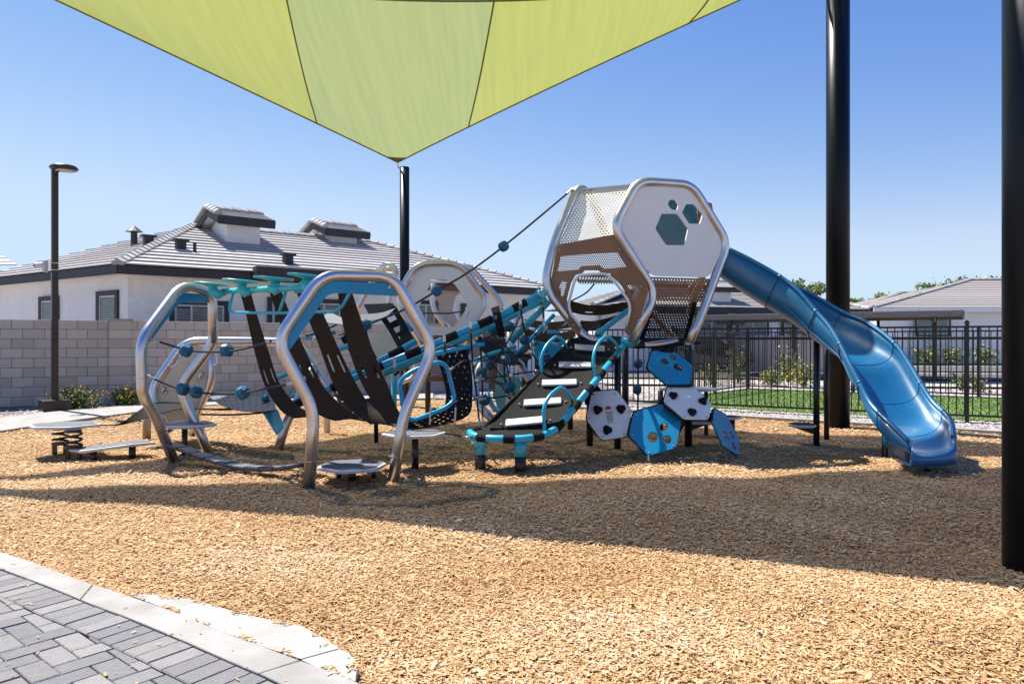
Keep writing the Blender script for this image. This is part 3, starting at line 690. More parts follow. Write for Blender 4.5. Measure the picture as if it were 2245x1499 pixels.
def cupola(label, xl, yb, wpx, Yc, rise, parent_dir=dr):
    """small stucco cupola with its own gabled tile roof; xl, yb near bottom corner in the picture"""
    n0 = P(xl, yb, Yc); u = parent_dir; v = Vector((-u.y, u.x, 0)); Lw = wpx[0]; D = wpx[1]
    t = thing('roof_cupola', label, 'cupola', (n0.x, n0.y, n0.z))
    b0 = n0 - Vector((0, 0, .5)); top = n0.z + rise
    q = [b0, b0 + u * Lw, b0 + u * Lw + v * D, b0 + v * D]
    gz_ = .21
    V = [*q] + [Vector((p.x, p.y, top)) for p in q] + [Vector(((q[0] + q[3]) / 2).to_2d().to_3d()) + Vector((0, 0, top + gz_)), Vector(((q[1] + q[2]) / 2).to_2d().to_3d()) + Vector((0, 0, top + gz_))]
    part('wall', (V, [(0, 1, 5, 4), (1, 2, 6, 9, 5), (2, 3, 7, 6), (3, 0, 4, 8, 7)]), M_['stucco'], t)
    o_ = .34; sl_ = gz_ / (D / 2)
    e = lambda uu, vv: Vector((b0.x, b0.y, 0)) + u * uu + v * vv
    ze = top - sl_ * o_ + .06; zr = top + gz_ + .10
    A1 = e(-o_, -o_); A2 = e(Lw + o_, -o_); A3 = e(Lw + o_, D / 2); A4 = e(-o_, D / 2); A5 = e(-o_, D + o_); A6 = e(Lw + o_, D + o_)
    s = lambda p, z: Vector((p.x, p.y, z))
    roof_face(t, [s(A1, ze + .12), s(A2, ze + .12), s(A3, zr + .12), s(A4, zr + .12)], 4)
    roof_face(t, [s(A6, ze + .12), s(A5, ze + .12), s(A4, zr + .12), s(A3, zr + .12)], 4)
    part('roof_deck', ([s(A1, ze), s(A2, ze), s(A3, zr), s(A4, zr), s(A5, ze), s(A6, ze)] + [s(A1, ze + .13), s(A2, ze + .13), s(A3, zr + .13), s(A4, zr + .13), s(A5, ze + .13), s(A6, ze + .13)],
         [(0, 1, 2, 3), (3, 2, 5, 4), (6, 7, 8, 9), (9, 8, 11, 10), (0, 1, 7, 6), (0, 3, 9, 6), (3, 4, 10, 9), (1, 2, 8, 7), (2, 5, 11, 8), (4, 5, 11, 10)]), M_['stucco'], t)
    part('fascia', bar(s(A1, ze + .03), s(A2, ze + .03), .05, .26), M_['trim'], t)
    for (p, q_) in ((s(A1, ze + .02), s(A4, zr + .02)), (s(A4, zr + .02), s(A5, ze + .02)), (s(A2, ze + .02), s(A3, zr + .02)), (s(A3, zr + .02), s(A6, ze + .02))):
        part('bargeboard', bar(p, q_, .05, .2), M_['trim'], t)
    for (p, q_) in ((s(A1, ze + .2), s(A4, zr + .2)), (s(A5, ze + .2), s(A4, zr + .2))): ridge_tiles(t, p, q_, 4, .22)
    ridge_tiles(t, s(A4, zr + .16), s(A3, zr + .16), 7, .24)
cupola('nearer and larger stucco roof cupola, left of the other', 497, 515, (1.0, 1.5), 21.9, .40)
cupola('farther stucco roof cupola, nearer the sail post', 725, 537, (1.0, 1.5), 25.5, .40)
# neighbour roof corner at the far left edge
nb = thing('neighbour_house', 'corner of a neighbouring white house at the far left edge', 'house', (-20, 24, 0))
walls(nb, [P(-400, 650, 24).to_2d().to_3d(), P(31, 650, 24).to_2d().to_3d()], 0, 3.3)
fascia(nb, P(-400, 590, 23.7), P(38, 590, 23.7), 3.55, .14)
walls(nb, [P(-400, 650, 23.9).to_2d().to_3d(), P(24, 650, 23.9).to_2d().to_3d()], 3.3, 3.6)
roof_face(nb, [P(-400, 583, 23.6), P(38, 583, 23.6), P(5, 562, 25.2), P(-400, 562, 25.2)], 3)

def hiphouse(name, label, e, ridge, z, n, wallz, trimm='trim', fh=.25, wins=(), inset=.4, gx=None):
    """e: two eave ends facing the camera (world xy), ridge: two ridge ends (Vector)"""
    a, b = Vector((*e[0], z)), Vector((*e[1], z)); u = (b - a).normalized(); v = Vector((-u.y, u.x, 0))
    t = thing(name, label, 'house', ((a.x + b.x) / 2, (a.y + b.y) / 2, 0))
    dz = Vector((0, 0, fh - .02)); dep = (ridge[0].to_2d() - a.to_2d()).dot(v.to_2d()) * 2
    walls(t, [a + v * dep + u * inset, a + v * inset + u * inset, b + v * inset - u * inset, b + v * dep - u * inset], 0, z + .02)
    fascia(t, a, b, z, fh, trimm)
    A3 = b + v * dep; A4 = a + v * dep
    roof_face(t, [a + dz, b + dz, ridge[1], ridge[0]], n, m='tile2'); roof_face(t, [A4 + dz, a + dz, ridge[0]], n, m='tile2'); roof_face(t, [b + dz, A3 + dz, ridge[1]], n, m='tile2')
    part('roof_deck', ([a + dz, b + dz, ridge[1], ridge[0], A3 + dz, A4 + dz], [(0, 1, 2, 3), (5, 0, 3), (1, 4, 2), (4, 5, 3, 2)]), M_['trim'], t)
    for p, q_ in ((a + dz, ridge[0]), (ridge[0], ridge[1]), (b + dz, ridge[1])): ridge_tiles(t, p + Vector((0, 0, .05)), q_ + Vector((0, 0, .05)), max(int((q_ - p).length / .45), 2), .3)
    for c, wdt, hgt, mu in wins: window(t, c, u, wdt, hgt, mull=mu)
    return t
Yh = 36
hiphouse('tiled_house', 'white house with pale grey hip roof behind the covered tower and slide', [(P(1300, 690, 33.5).x, 33.5), (P(1905, 690, 38).x, 38)],
         [P(1420, 620, 38), P(1702, 634, 42)], 2.75, 15, 0, fh=.3,
         wins=[(P(1560, 715, 35.6), 1.6, 1.0, 1), (P(1650, 715, 36.3), 1.6, 1.0, 1), (P(1740, 715, 37), 1.2, 1.0, 0)])
cupola('small far cupola on the roof behind the tower, half hidden by the frame', 1556, 656, (1.2, 1.2), 36.6, .5, Vector((1, .25, 0)).normalized())
hiphouse('tiled_house', 'pale stucco house with tall grey hip roof behind the carport at right', [(P(1915, 678, 46).x, 46), (P(2900, 678, 46).x, 46)],
         [P(2128, 614, 52), P(2700, 614, 52)], 3.25, 15, 0, trimm='stucco', fh=.28, wins=[(P(2045, 712, 46.1), 2.0, 1.2, 1)])
hiphouse('tiled_house', 'lower wing roof left of the pale stucco house at right', [(P(1872, 677, 50).x, 50), (P(2010, 677, 50).x, 50)],
         [P(1978, 642, 54), P(2040, 642, 54)], 3.3, 9, 0, trimm='stucco', fh=.28)
# carport
cp = thing('carport', 'long flat metal carport roof on slim posts beyond the fence', 'carport', (12, 29, 0))
ca = P(1530, 700, 30.5); cb = P(2112, 698, 25.5); cz = 2.28
u = Vector((cb.x - ca.x, cb.y - ca.y, 0)).normalized(); v = Vector((-u.y, u.x, 0))
A = Vector((ca.x, ca.y, cz)); B = Vector((cb.x, cb.y, cz)); D4 = [A, B, B + v * 4.6, A + v * 4.6]
part('roof_sheet', prism([(p.x, p.y) for p in D4], cz + .19, cz + .22), M_['cartop'], cp)
for a, b in ((D4[0], D4[1]), (D4[1], D4[2]), (D4[3], D4[2]), (D4[0], D4[3])): part('edge_channel', bar(a + Vector((0, 0, .09)), b + Vector((0, 0, .09)), .06, .2), M_['carport'], cp)
for k in (.08, .36, .62, .9):
    p = A.lerp(B, k) + v * 2.2; part('post', box((p.x, p.y, cz / 2), (.16, .16, cz), math.atan2(u.y, u.x)), M_['bronze'], cp)
    part('beam', bar(p - v * 2.1 + Vector((0, 0, -.08)), p + v * 2.2 + Vector((0, 0, -.08)), .1, .18), M_['bronze'], cp)
part('bay_sign', bar(P(1712, 700, 28.9) + Vector((0, -.06, .12)), P(1726, 700, 28.8) + Vector((0, -.06, .12)), .02, .14), M_['paper'], cp)
# far wall and dark car
fw = thing('far_block_wall', 'low grey block wall beyond the parking lot, seen through the fence', 'wall', (14, 34, 0))
part('wall_face', bar(P(1290, 762, 37.5).xy.to_3d() + Vector((0, 0, .72)), P(1842, 762, 35).xy.to_3d() + Vector((0, 0, .72)), .2, 1.9), M_['block'], fw)
def car(label, cx, cy, rz, L=4.5, Wc=1.85, Hc=1.6):
    t = thing('parked_car', label, 'car', (cx, cy, 0)); M = Matrix.Rotation(rz, 3, 'Z')
    prof = [(-L / 2, .45), (-L / 2, .85), (-L * .46, 1.05), (-L * .38, Hc * .92), (-L * .2, Hc), (L * .08, Hc), (L * .24, 1.08), (L * .45, .92), (L / 2, .72), (L / 2, .4), (L * .4, .3), (-L * .42, .3)]
    V = []; n = len(prof)
    for s in (-1, 1):
        for x, z in prof: V.append(M @ Vector((x, s * Wc / 2 * (1 - .12 * max(0, (z - 1) / .6)), z)) + Vector((cx, cy, 0)))
    part('body', (V, [tuple(range(n)), tuple(range(n, 2 * n))[::-1]] + [(i, (i + 1) % n, n + (i + 1) % n, n + i) for i in range(n)]), M_['carpaint'], t, bevel=.06)
    for s in (-1, 1):
        V = [M @ Vector((x, s * (Wc / 2 * (1 - .12 * (z - 1) / .6) + .01), z)) + Vector((cx, cy, 0)) for x, z in ((-L * .36, 1.08), (-L * .3, Hc * .9), (L * .06, Hc * .93), (L * .2, 1.1))]
        part('side_window', (V, [(0, 1, 2, 3)]), M_['glass'], t)
        for x in (-L * .31, L * .31):
            c = Vector((x, s * (Wc / 2 - .1), .34)); wv = part('wheel', tube([M @ (c - Vector((0, .11, 0))) + Vector((cx, cy, 0)), M @ (c + Vector((0, .11, 0))) + Vector((cx, cy, 0))], .34, n=20), M_['rubber'], t)
            part('rim', tube([M @ (c - Vector((0, .12, 0))) + Vector((cx, cy, 0)), M @ (c + Vector((0, .12, 0))) + Vector((cx, cy, 0))], .2, n=14), M_['steel2'], wv)
pc = G(1525, 797)
car('dark car parked under the carport beyond the fence', P(1540, 797, 35).x, 35.0, .15)
car('dark car glimpsed between the climbing frames, beyond the gravel', P(1135, 797, 33).x, 33, .1, Hc=1.5)
# ================= FENCES =================
def fence(label, pts, posts_at, npick, group=None, caps=True, h=1.65):
    a = pts[0]; b = pts[-1]
    t = thing('metal_fence', label, 'fence', (a[0], a[1], 0))
    me = mkmesh('picket', *box((0, 0, 0), (.018, .018, h - .12)), M_['black'])
    for (p, q_) in zip(pts[:-1], pts[1:]):
        p = Vector((*p, 0)); q_ = Vector((*q_, 0)); L = (q_ - p).length; u = (q_ - p) / L; ang = math.atan2(u.y, u.x)
        for z, hh in ((h, .035), (h - .19, .035), (.12, .035)):
            part('rail', bar(p + Vector((0, 0, z)), q_ + Vector((0, 0, z)), .032, hh), M_['black'], t)
        n = int(L / .118); 
        for k in range(n):
            inst('picket', me, p + u * (k + .5) * L / n + Vector((0, 0, h / 2 + .06)), t, (0, 0, ang))
        m = max(int(round(L / 2.4)), 1)
        for k in range(m + 1):
            c = p + u * L * k / m
            po = part('post', box((c.x, c.y, (h + .06) / 2), (.062, .062, h + .06), ang), M_['black'], t)
            part('post_cap', join(box((c.x, c.y, h + .075), (.075, .075, .03), ang), box((c.x, c.y, h + .1), (.045, .045, .03), ang)), M_['black'], po)
d_ = Vector((-2.07, 1.22)) 
n0 = Vector((7.42, 12.76 + .28)); n0 = Vector(((2120 - CX) / F * 12.62, 12.62))
pts = [n0 + (-d_) * 1.0, n0 + d_ * 4]
fence('near black metal picket fence behind the slide', [tuple(pts[0]), tuple(pts[1])], None, 0)
fence('far black metal picket fence enclosing the turf', [(3.9, 17.6), (6.8, 21.0), (13.6, 16.1)], None, 0)

# ================= PLANTS =================
def bush(label, c, r, seed, n=700, size=.035, fl='flower', nf=120, m='leaf', name='flowering_bush', cat='bush', group=None, fs=.022):
    t = thing(name, label, cat, (c[0], c[1], 0), group)
    leafobj('foliage', (c[0], c[1], r[2] * .75), r, n, size, seed, M_[m], t, shell=.2)['kind'] = 'stuff'
    if nf: leafobj('flowers', (c[0], c[1], r[2] * .85), (r[0] * 1.03, r[1] * 1.03, r[2] * 1.1), nf, fs, seed + 5, M_[fl], t, shell=.85)['kind'] = 'stuff'
    return t
def stems(t, c, r, n, seed, m='trunk', th=.006):
    g = random.Random(seed); l = []
    for k in range(n):
        a = g.uniform(0, 6.28); l.append(tube([Vector((c[0], c[1], 0)), Vector((c[0] + math.cos(a) * r[0] * .5, c[1] + math.sin(a) * r[1] * .5, r[2] * 1.2))], th, n=4))
    part('stems', join(*l), M_[m], t)
for lab, x, y, r, s in (('orange and yellow flowering bush behind the lamp post base', 165, 893, (.52, .3, .26), 21), ('orange and yellow flowering bush left of the steel loop, by the wall', 275, 886, (.36, .28, .24), 22)):
    c = G(x, y + 3); t = bush(lab, (c.x, c.y), r, s, n=1500, size=.03, nf=190, fs=.026); stems(t, c, r, 12, s)
c = G(-45, 880); ag = thing('agave_plant', 'pale spiky agave at the far left edge by the wall', 'plant', (c.x, c.y, 0)); V = []
for k in range(34):
    a = R.uniform(0, 6.28); e = R.uniform(.15, 1.3); L = R.uniform(.6, .95); p = Vector((c.x, c.y, .05)); d = Vector((math.cos(a) * math.cos(e), math.sin(a) * math.cos(e), math.sin(e)))
    V.append(tube([p, p + d * L * .5, p + d * L - Vector((0, 0, .08 * L))], [.016, .012, .002], n=5))
part('leaf_blades', join(*V), M_['grey_leaf'], ag)
def gp(x, Y): return (P(x, 0, Y).x, Y)
B1 = [('yellow flowering bush behind the far fence, between bush and post', gp(1692, 22.8), (.42, .4, .36), 31, 500, 120), ('yellow and green bush beyond the turf, left of the slide pole', gp(1762, 22.5), (.55, .5, .45), 32, 600, 170),
      ('tall loose green shrub behind the far fence corner', gp(1617, 24.0), (.5, .5, 1.0), 33, 900, 0), ('pale green shrub with yellow flowers behind the fence near the slide', gp(1728, 24.2), (.6, .5, .85), 34, 800, 60),
      ('sparse olive shrub on gravel right of the slide exit', gp(2105, 20.6), (.55, .5, .42), 35, 260, 0), ('small sparse shrub behind the thick fence post', gp(2145, 19.8), (.45, .4, .3), 36, 200, 0),
      ('green shrub on gravel left of the fence corner post', gp(1560, 23.0), (.5, .5, .5), 37, 400, 60)]
for lab, c, r, s, n, nf in B1: t = bush(lab, c, tuple(q * .8 for q in r), s, n=int(n * .7), size=.045, nf=nf, m='leafpale', fl='yellowf', fs=.04); stems(t, c, r, 14, s, th=.012)
for i, (x, Y) in enumerate(((2085, 44.8), (2160, 44.6), (2030, 44.9))): 
    t = bush(['small shrub at the foot of the pale house wall, middle of three', 'small shrub at the foot of the pale house wall, rightmost of three', 'small shrub at the foot of the pale house wall, leftmost of three'][i], gp(x, Y), (.9, .7, .7), 60 + i, n=400, size=.11, nf=0, m='leafpale', name='shrub')
    stems(t, (*gp(x, Y), 0), (.9, .7, .7), 8, i, th=.02)
def tree(label, x, Y, ztop, r, seed, n=2600, size=.16):
    t = thing('desert_tree', label, 'tree', (P(x, 0, Y).x, Y, 0)); c = Vector((P(x, 0, Y).x, Y, 0)); ztop += .35
    L = [tube([c, c + Vector((.1, 0, ztop * .4)), c + Vector((.0, .1, ztop * .62))], [.2, .16, .12], n=8)]
    for k in range(7):
        a = k * .9 + seed; L.append(tube([c + Vector((0, 0, ztop * (.38 + .03 * k))), c + Vector((math.cos(a) * r * .7, math.sin(a) * r * .7, ztop * (.72 + .03 * k)))], [.09, .02], n=5))
    part('trunk', join(*L), M_['trunk'], t)
    V = []; q = []; ch = []; off = 0; g = random.Random(seed)
    for k in range(9):
        a = g.uniform(0, 6.28); rr = g.uniform(.1, .75) * r; cc = (c.x + math.cos(a) * rr, c.y + math.sin(a) * rr, ztop - r * .35 - g.uniform(0, .45) * r)
        v_, q_, c_ = leaves(cc, (r * .42, r * .42, r * .30), n // 9, size, seed * 10 + k, shell=.15); V.append(v_); q.append(q_ + off); ch.append(c_); off += len(v_)
    me = npmesh('crown', np.concatenate(V) - np.array(ORG[t]), np.concatenate(q), M_['leafpale'], np.concatenate(ch)); o = bpy.data.objects.new('crown', me); col.objects.link(o); o.parent = t; ORG[o] = ORG[t]
tree('feathery pale tree above the roof between tower slide and thick black pole', 1757, 58, 6.1, 1.9, 3)
tree('low tree top just right of the thick black pole', 1868, 60, 5.0, 2.0, 4)
tree('small tree top over the low wing roof', 1935, 66, 5.5, 2.0, 5)
tree('feathery green tree behind the peak of the right hand roof', 2095, 60, 6.9, 3.0, 6)
tree('green tree at the right, beyond the roof and next to the near black pole', 2180, 60, 6.6, 2.6, 7)
tree('pale tree top low behind the roof ridge, right of the slide', 1905, 75, 5.6, 2.2, 8)
# ================= SHADE SAILS AND POSTS =================
SAc = Vector((-9.3, 10.3, 7.55)); SBc = P(872, 356, 16.0); SCc = Vector((5.2, 12.1, 7.7))
def sail(name, label, A, B, C, seamsA, bowz, bowin, bowAC, mats):
    """triangular shade sail, far corner B, near edge A-C; fabric strips run from the near edge to the two far edges"""
    cen = (A + B + C) / 3
    def far(e):            # e in [-1, 1]: A .. B .. C
        p = B.lerp(A, -e) if e < 0 else B.lerp(C, e); k = 4 * abs(e) * (1 - abs(e)); m = (A + B) / 2 if e < 0 else (B + C) / 2
        d = (cen - m); d.z = 0; return p + d.normalized() * bowin * k - Vector((0, 0, bowz * .25 * k))
    def near(c):
        p = A.lerp(C, c); k = 4 * c * (1 - c); d = (cen - (A + C) / 2); d.z = 0
        return p + d.normalized() * bowAC * k - Vector((0, 0, bowz * k))
    t = thing('shade_sail', label, 'shade sail', (B.x, B.y, B.z))
    for i, ((e0, c0), (e1, c1)) in enumerate(zip(seamsA[:-1], seamsA[1:])):
        es = list(np.linspace(e0, e1, 17)); 
        if e0 < 0 < e1: es = list(np.linspace(e0, 0, 12)) + list(np.linspace(0, e1, 12))[1:]
        cs = np.interp(es, [e0, e1], [c0, c1]); rows = 14; V = []; Fc = []
        for r in range(rows + 1):
            for e, c in zip(es, cs): V.append(far(e).lerp(near(c), r / rows) - Vector((0, 0, .12 * math.sin(math.pi * r / rows) * math.sin(math.pi * c))))
        m = len(es)
        for r in range(rows):
            for k in range(m - 1): Fc.append((r * m + k, r * m + k + 1, (r + 1) * m + k + 1, (r + 1) * m + k))
        part('fabric_panel', (V, Fc), M_[mats[i % len(mats)]], t, smooth=True)
    for e, c in seamsA[1:-1]:
        q = [far(e).lerp(near(c), r / 14) - Vector((0, 0, .012 + .12 * math.sin(math.pi * r / 14) * math.sin(math.pi * c))) for r in range(15)]
        part('seam', tube(q, .014, n=6), M_['hem'], t)
    part('edge_hem', tube([far(-1 + k / 14) for k in range(15)], .018, n=6), M_['hem'], t)
    part('edge_hem', tube([far(k / 14) for k in range(15)], .018, n=6), M_['hem'], t)
    part('edge_hem', tube([near(k / 28) for k in range(29)], .018, n=6), M_['hem'], t)
    a = far(-.045); b = far(.04); part('corner_patch', ([B, a, b, B + Vector((0, 0, -.012)), a + Vector((0, 0, -.02)), b + Vector((0, 0, -.02))], [(0, 1, 2), (3, 5, 4), (0, 3, 4, 1), (1, 4, 5, 2), (2, 5, 3, 0)]), M_['hem'], t)
    return t
sA = [(-1, 0), (-.262, .405), (.262, .622), (.775, .875), (1, 1)]
sl1 = sail('shade_sail', 'lime green triangular shade sail with darker seams filling the top of the view', SAc, SBc, SCc, sA, .98, .55, .0, ['sail_a', 'sail_b', 'sail_a', 'sail_a'])
D2 = Vector((3.1, 4.52, 5.3)); A2 = Vector((-9.45, 9.9, 7.95)); C2 = Vector((5.45, 12.05, 8.3))
sail('shade_sail', 'second green shade sail overhead, nearer than the first and above the view', A2, D2, C2, [(-1, 0), (-.5, .3), (.0, .55), (.5, .8), (1, 1)], .25, .75, .42, ['sail_a', 'sail_a', 'sail_b', 'sail_a'])
def pole(label, x, y, r, h, hook=None):
    t = thing('sail_post', label, 'post', (x, y, 0), 'black steel posts holding the shade sails')
    part('shaft', tube([Vector((x, y, -.1)), Vector((x, y, h))], r, n=40), M_['pole'], t, smooth=True)
    part('cap', tube([Vector((x, y, h)), Vector((x, y, h + .02))], r * .98, n=40), M_['pole'], t)
    if hook:
        part('shackle', tube([Vector((x, y, h - .1)), *[Vector(q) for q in hook]], .018, n=8), M_['clamp'], t)
pB = P(887, 369, 16.1)
pole('slimmest black sail post, under the sail corner and behind the climbing frames', pB.x, pB.y, .105, pB.z, [SBc + Vector((.0, .03, -.09)), SBc])
pole('thick black sail post in full height behind the slide', P(1837, 935, 12).x, 12.0, .182, 8.4, [SCc])
pole('near black sail post cut off by the right edge of the view', 3.22, 4.46, .19, 5.5, [D2 + Vector((0, 0, 0))])
pole('black sail post beyond the left edge of the view', -9.6, 10.15, .18, 8.1, [A2])

# ================= LAMP POST =================
L0 = G(109, 901); lx, ly = L0.x, L0.y + .16
lp_ = thing('lamp_post', 'square dark bronze lamp post with disc luminaire on a concrete foot', 'lamp post', (lx, ly, 0))
zt = H + (CY - 370) / F * ly
part('footing', join(box((lx - .0, ly, .10), (.50, .50, .24), .75)), M_['bronze'], lp_, bevel=.012)
part('shaft', box((lx, ly, zt / 2), (.115, .115, zt), .75), M_['bronze'], lp_, bevel=.006)
hd = P(140, 369, ly - .15)
part('arm', tube([Vector((lx + .03, ly - .03, zt - .10)), hd + Vector((-.13, .03, -.02)), hd + Vector((0, 0, .01))], [.045, .04, .03], n=10), M_['bronze'], lp_)
V, Fc = tube([hd + Vector((0, 0, -.045)), hd + Vector((0, 0, -.04)), hd + Vector((0, 0, .0)), hd + Vector((0, 0, .045)), hd + Vector((0, 0, .06))], [.20, .235, .262, .22, .03], n=40)
lhd = part('luminaire', (V, Fc), M_['bronze'], lp_, smooth=True); lhd.rotation_euler = (0, 0, 0)
part('lens', tube([hd + Vector((0, 0, -.05)), hd + Vector((0, 0, -.046))], .15, n=30), M_['vinyl'], lhd)
cc = P(88, 581, ly); cm = thing('security_camera', 'white security camera strapped to the lamp post', 'camera', cc)
part('bracket', box(P(99, 584, ly - .02), (.05, .14, .24), 0), M_['paper'], cm, bevel=.01)
part('housing', tube([P(100, 580, ly - .02), P(84, 582, ly - .12), P(76, 582, ly - .15)], [.05, .06, .045], n=16), M_['paper'], cm, smooth=True)
part('lens', tube([P(76, 582, ly - .15), P(73, 582, ly - .165)], .03, n=12), M_['black'], cm)
for yy in (577, 592): part('strap', box((lx, ly, P(0, yy, ly).z), (.13, .13, .012), .75), M_['paper'], cm)

# ================= PLAY EQUIPMENT HELPERS =================
def kshape(r):
    pts = []
    for a in (-1, 1):
        for b in (-1, 1):
            for c in (-1, 1):
                for q in ((1, .5, .5), (.5, 1, .5), (.5, .5, 1)): pts.append(Vector((a * q[0], b * q[1], c * q[2])) * r * .86)
    return hull(pts)
me_k = mkmesh('knob', *kshape(.075), M_['knob'])
def knob(parent, p, s=1.0): return inst('knob', me_k, p, parent, (R.uniform(0, 3), R.uniform(0, 3), R.uniform(0, 3)), (s, s, s))
def rope(parent, pts, r=.011, knobs=(), sag=0, clamps=True, ks=1.0, name='rope'):
    q = crom(pts, 16); 
    if sag: q = [p - Vector((0, 0, sag * 4 * (i / 15) * (1 - i / 15))) for i, p in enumerate(q)]
    o = part(name, tube(q, r, n=8), M_['rope'], parent)
    if clamps:
        for a, b in ((q[0], q[1]), (q[-1], q[-2])):
            d = (b - a).normalized(); part('clamp', tube([a, a + d * .05, a + d * .06, a + d * .11], [.016, .02, .014, .013], n=8), M_['clamp'], o)
    for k in knobs: knob(parent, k, ks)
    return o
def bolts(parent, pts, nrm=Vector((0, -1, 0)), r=.014, m='clamp', name='bolt'):
    for p in pts: part(name, tube([p + nrm * -.004, p + nrm * .008, p + nrm * .014], [r, r, r * .5], n=8), M_[m], parent)
def banded(parent, pts, r, seg, pad, cols=('cyan', 'rubber'), fr=0, padr=1.22, name='rail'):
    """tube with rubber pads wrapped round it at regular spacing"""
    q = fillet(pts, fr) if fr else [Vector(p) for p in pts]
    t = part(name, tube(q, r, n=16), M_[cols[0]], parent, smooth=True)
    L = [0]
    for a, b in zip(q[:-1], q[1:]): L.append(L[-1] + (b - a).length)
    def at(s):
        i = min(max(int(np.searchsorted(L, s)), 1), len(q) - 1); u = (s - L[i - 1]) / (L[i] - L[i - 1] + 1e-9); return q[i - 1].lerp(q[i], u)
    s = seg
    while s + pad < L[-1]:
        part('grip_pad', tube([at(s + k * pad / 5) for k in range(6)], r * padr, n=16), M_[cols[1]], t, smooth=False); s += seg + pad
    return t
def collar(parent, p, d, r): part('joint_collar', tube([p - d * .004, p + d * .004], r, n=20), M_['steel2'], parent)

# ---------- overhead climber: front loop, far loop, discs, belts ----------
f1 = lambda x: 7.07 + (x - 677) * .0019
F1 = lambda x, y: P(x, y, f1(x))
oc = thing('overhead_climber', 'big silver hexagon loop climber with hanging brown belts and turquoise discs, in front', 'climber', G(770, 1058))
loop = [F1(677, 1078), F1(689, 900), F1(607, 748), F1(706, 603), F1(862, 606), F1(951, 763), F1(884, 912), F1(861, 1062)]
part('front_loop', tube(loop, .0585, fr=.18, n=24), M_['steel'], oc, smooth=True)
for p, q in ((F1(681, 1010), F1(677, 1078)), (F1(864, 1000), F1(861, 1062))): collar(oc, p, (q - p).normalized(), .0605)
pl1 = plane3([(620, 748, f1(620)), (860, 640, f1(860)), (700, 640, f1(700))])
pan = rnd([(621, 752), (700, 625), (726, 616), (852, 622), (872, 645), (870, 649), (737, 642), (716, 648), (706, 662), (637, 765), (628, 768)], 7)
o = part('brace_panel', flat([pan], pl1, .02), M_['blue'], oc)
bolts(o, [pl1(704, 624) + Vector((0, -.012, 0)), pl1(855, 630) + Vector((0, -.012, 0)), pl1(627, 744) + Vector((0, -.012, 0))], r=.018)
# far loop
Ym = lambda x: 8.6 + (x - 384) * .0065
Lf = lambda x, y: P(x, y, Ym(x))
part('far_loop', tube([Lf(384, 1016), Lf(338, 905), Lf(312, 868), Lf(308, 745), Lf(398, 624), Lf(466, 640), Lf(467, 752)], .058, fr=.20, n=22), M_['steel'], oc, smooth=True)
part('far_loop', tube([Lf(467, 700), Lf(467, 754), P(392, 850, 9.1), P(425, 920, 9.15), P(462, 1000, 9.2)], .058, fr=.2, n=22), M_['steel'], oc, smooth=True)
for p, q in ((Lf(356, 945), Lf(364, 960)), (Lf(309, 829), Lf(309, 840)), (Lf(467, 715), Lf(467, 725))): collar(oc, p, (q - p).normalized(), .060)
pl2 = plane3([(340, 720, Ym(340)), (455, 645, Ym(455)), (400, 640, Ym(400))])
part('brace_panel', flat([rnd([(325, 753), (322, 742), (330, 728), (388, 652), (402, 642), (455, 646), (460, 664), (401, 663), (389, 668)], 4)], pl2, .02), M_['blue'], oc)
# overhead beam and discs
bmA = P(470, 640, 9.0); bmB = P(700, 628, 7.62)
part('overhead_beam', tube([bmA, bmB], .035, n=14), M_['aqua'], oc, smooth=True)
for k, (xl, xr, yc) in enumerate(((427, 500, 623), (488, 566, 616.5), (556, 644, 611), (630, 712, 604.5))):
    Yd = 8.75 - k * .33; a = P(xl, yc, Yd); b = P(xr, yc + 1, Yd); c = (a + b) / 2; r = (b - a).length / 2
    V = []; Fc = []; n = 30; tl = .05
    for (rr, zz) in ((.04, -.012), (.6, .0), (.96, .018), (1.0, .01), (.97, -.004), (.55, -.012), (.2, -.03), (.13, -.08)):
        for j in range(n):
            an = 2 * math.pi * j / n; V.append(c + Vector((r * rr * math.cos(an), r * .72 * rr * math.sin(an), zz - tl * rr * .35 * math.cos(an))))
    for q in range(7):
        for j in range(n): Fc.append((q * n + j, q * n + (j + 1) % n, (q + 1) * n + (j + 1) % n, (q + 1) * n + j))
    Fc.append(tuple(range(n)))
    part('turning_disc', (V, Fc), M_['aqua'], oc, smooth=True)
    e = bmA.lerp(bmB, .12 + k * .27); part('disc_hub', tube([c + Vector((.0, 0, -.06)), c.lerp(e, .5) - Vector((0, 0, .09)), e], [.075, .05, .045], n=12), M_['aqua'], oc, smooth=True)
hb_ = [P(513, 636, 8.7), P(499, 685, 8.7), P(611, 686, 8.1), P(744, 683, 7.75), P(766, 644, 7.8)]
part('hand_bar', tube(hb_, .017, fr=.12, n=12), M_['teal'], oc, smooth=True)
part('hand_bar', tube([P(629, 632, 8.1), P(612, 686, 8.1)], .017, n=12), M_['teal'], oc, smooth=True)
def slots(u0, u1, us=1):
    return lambda u, v: (u0 < u < u1 and (.2 < v < .32 or .7 < v < .82))
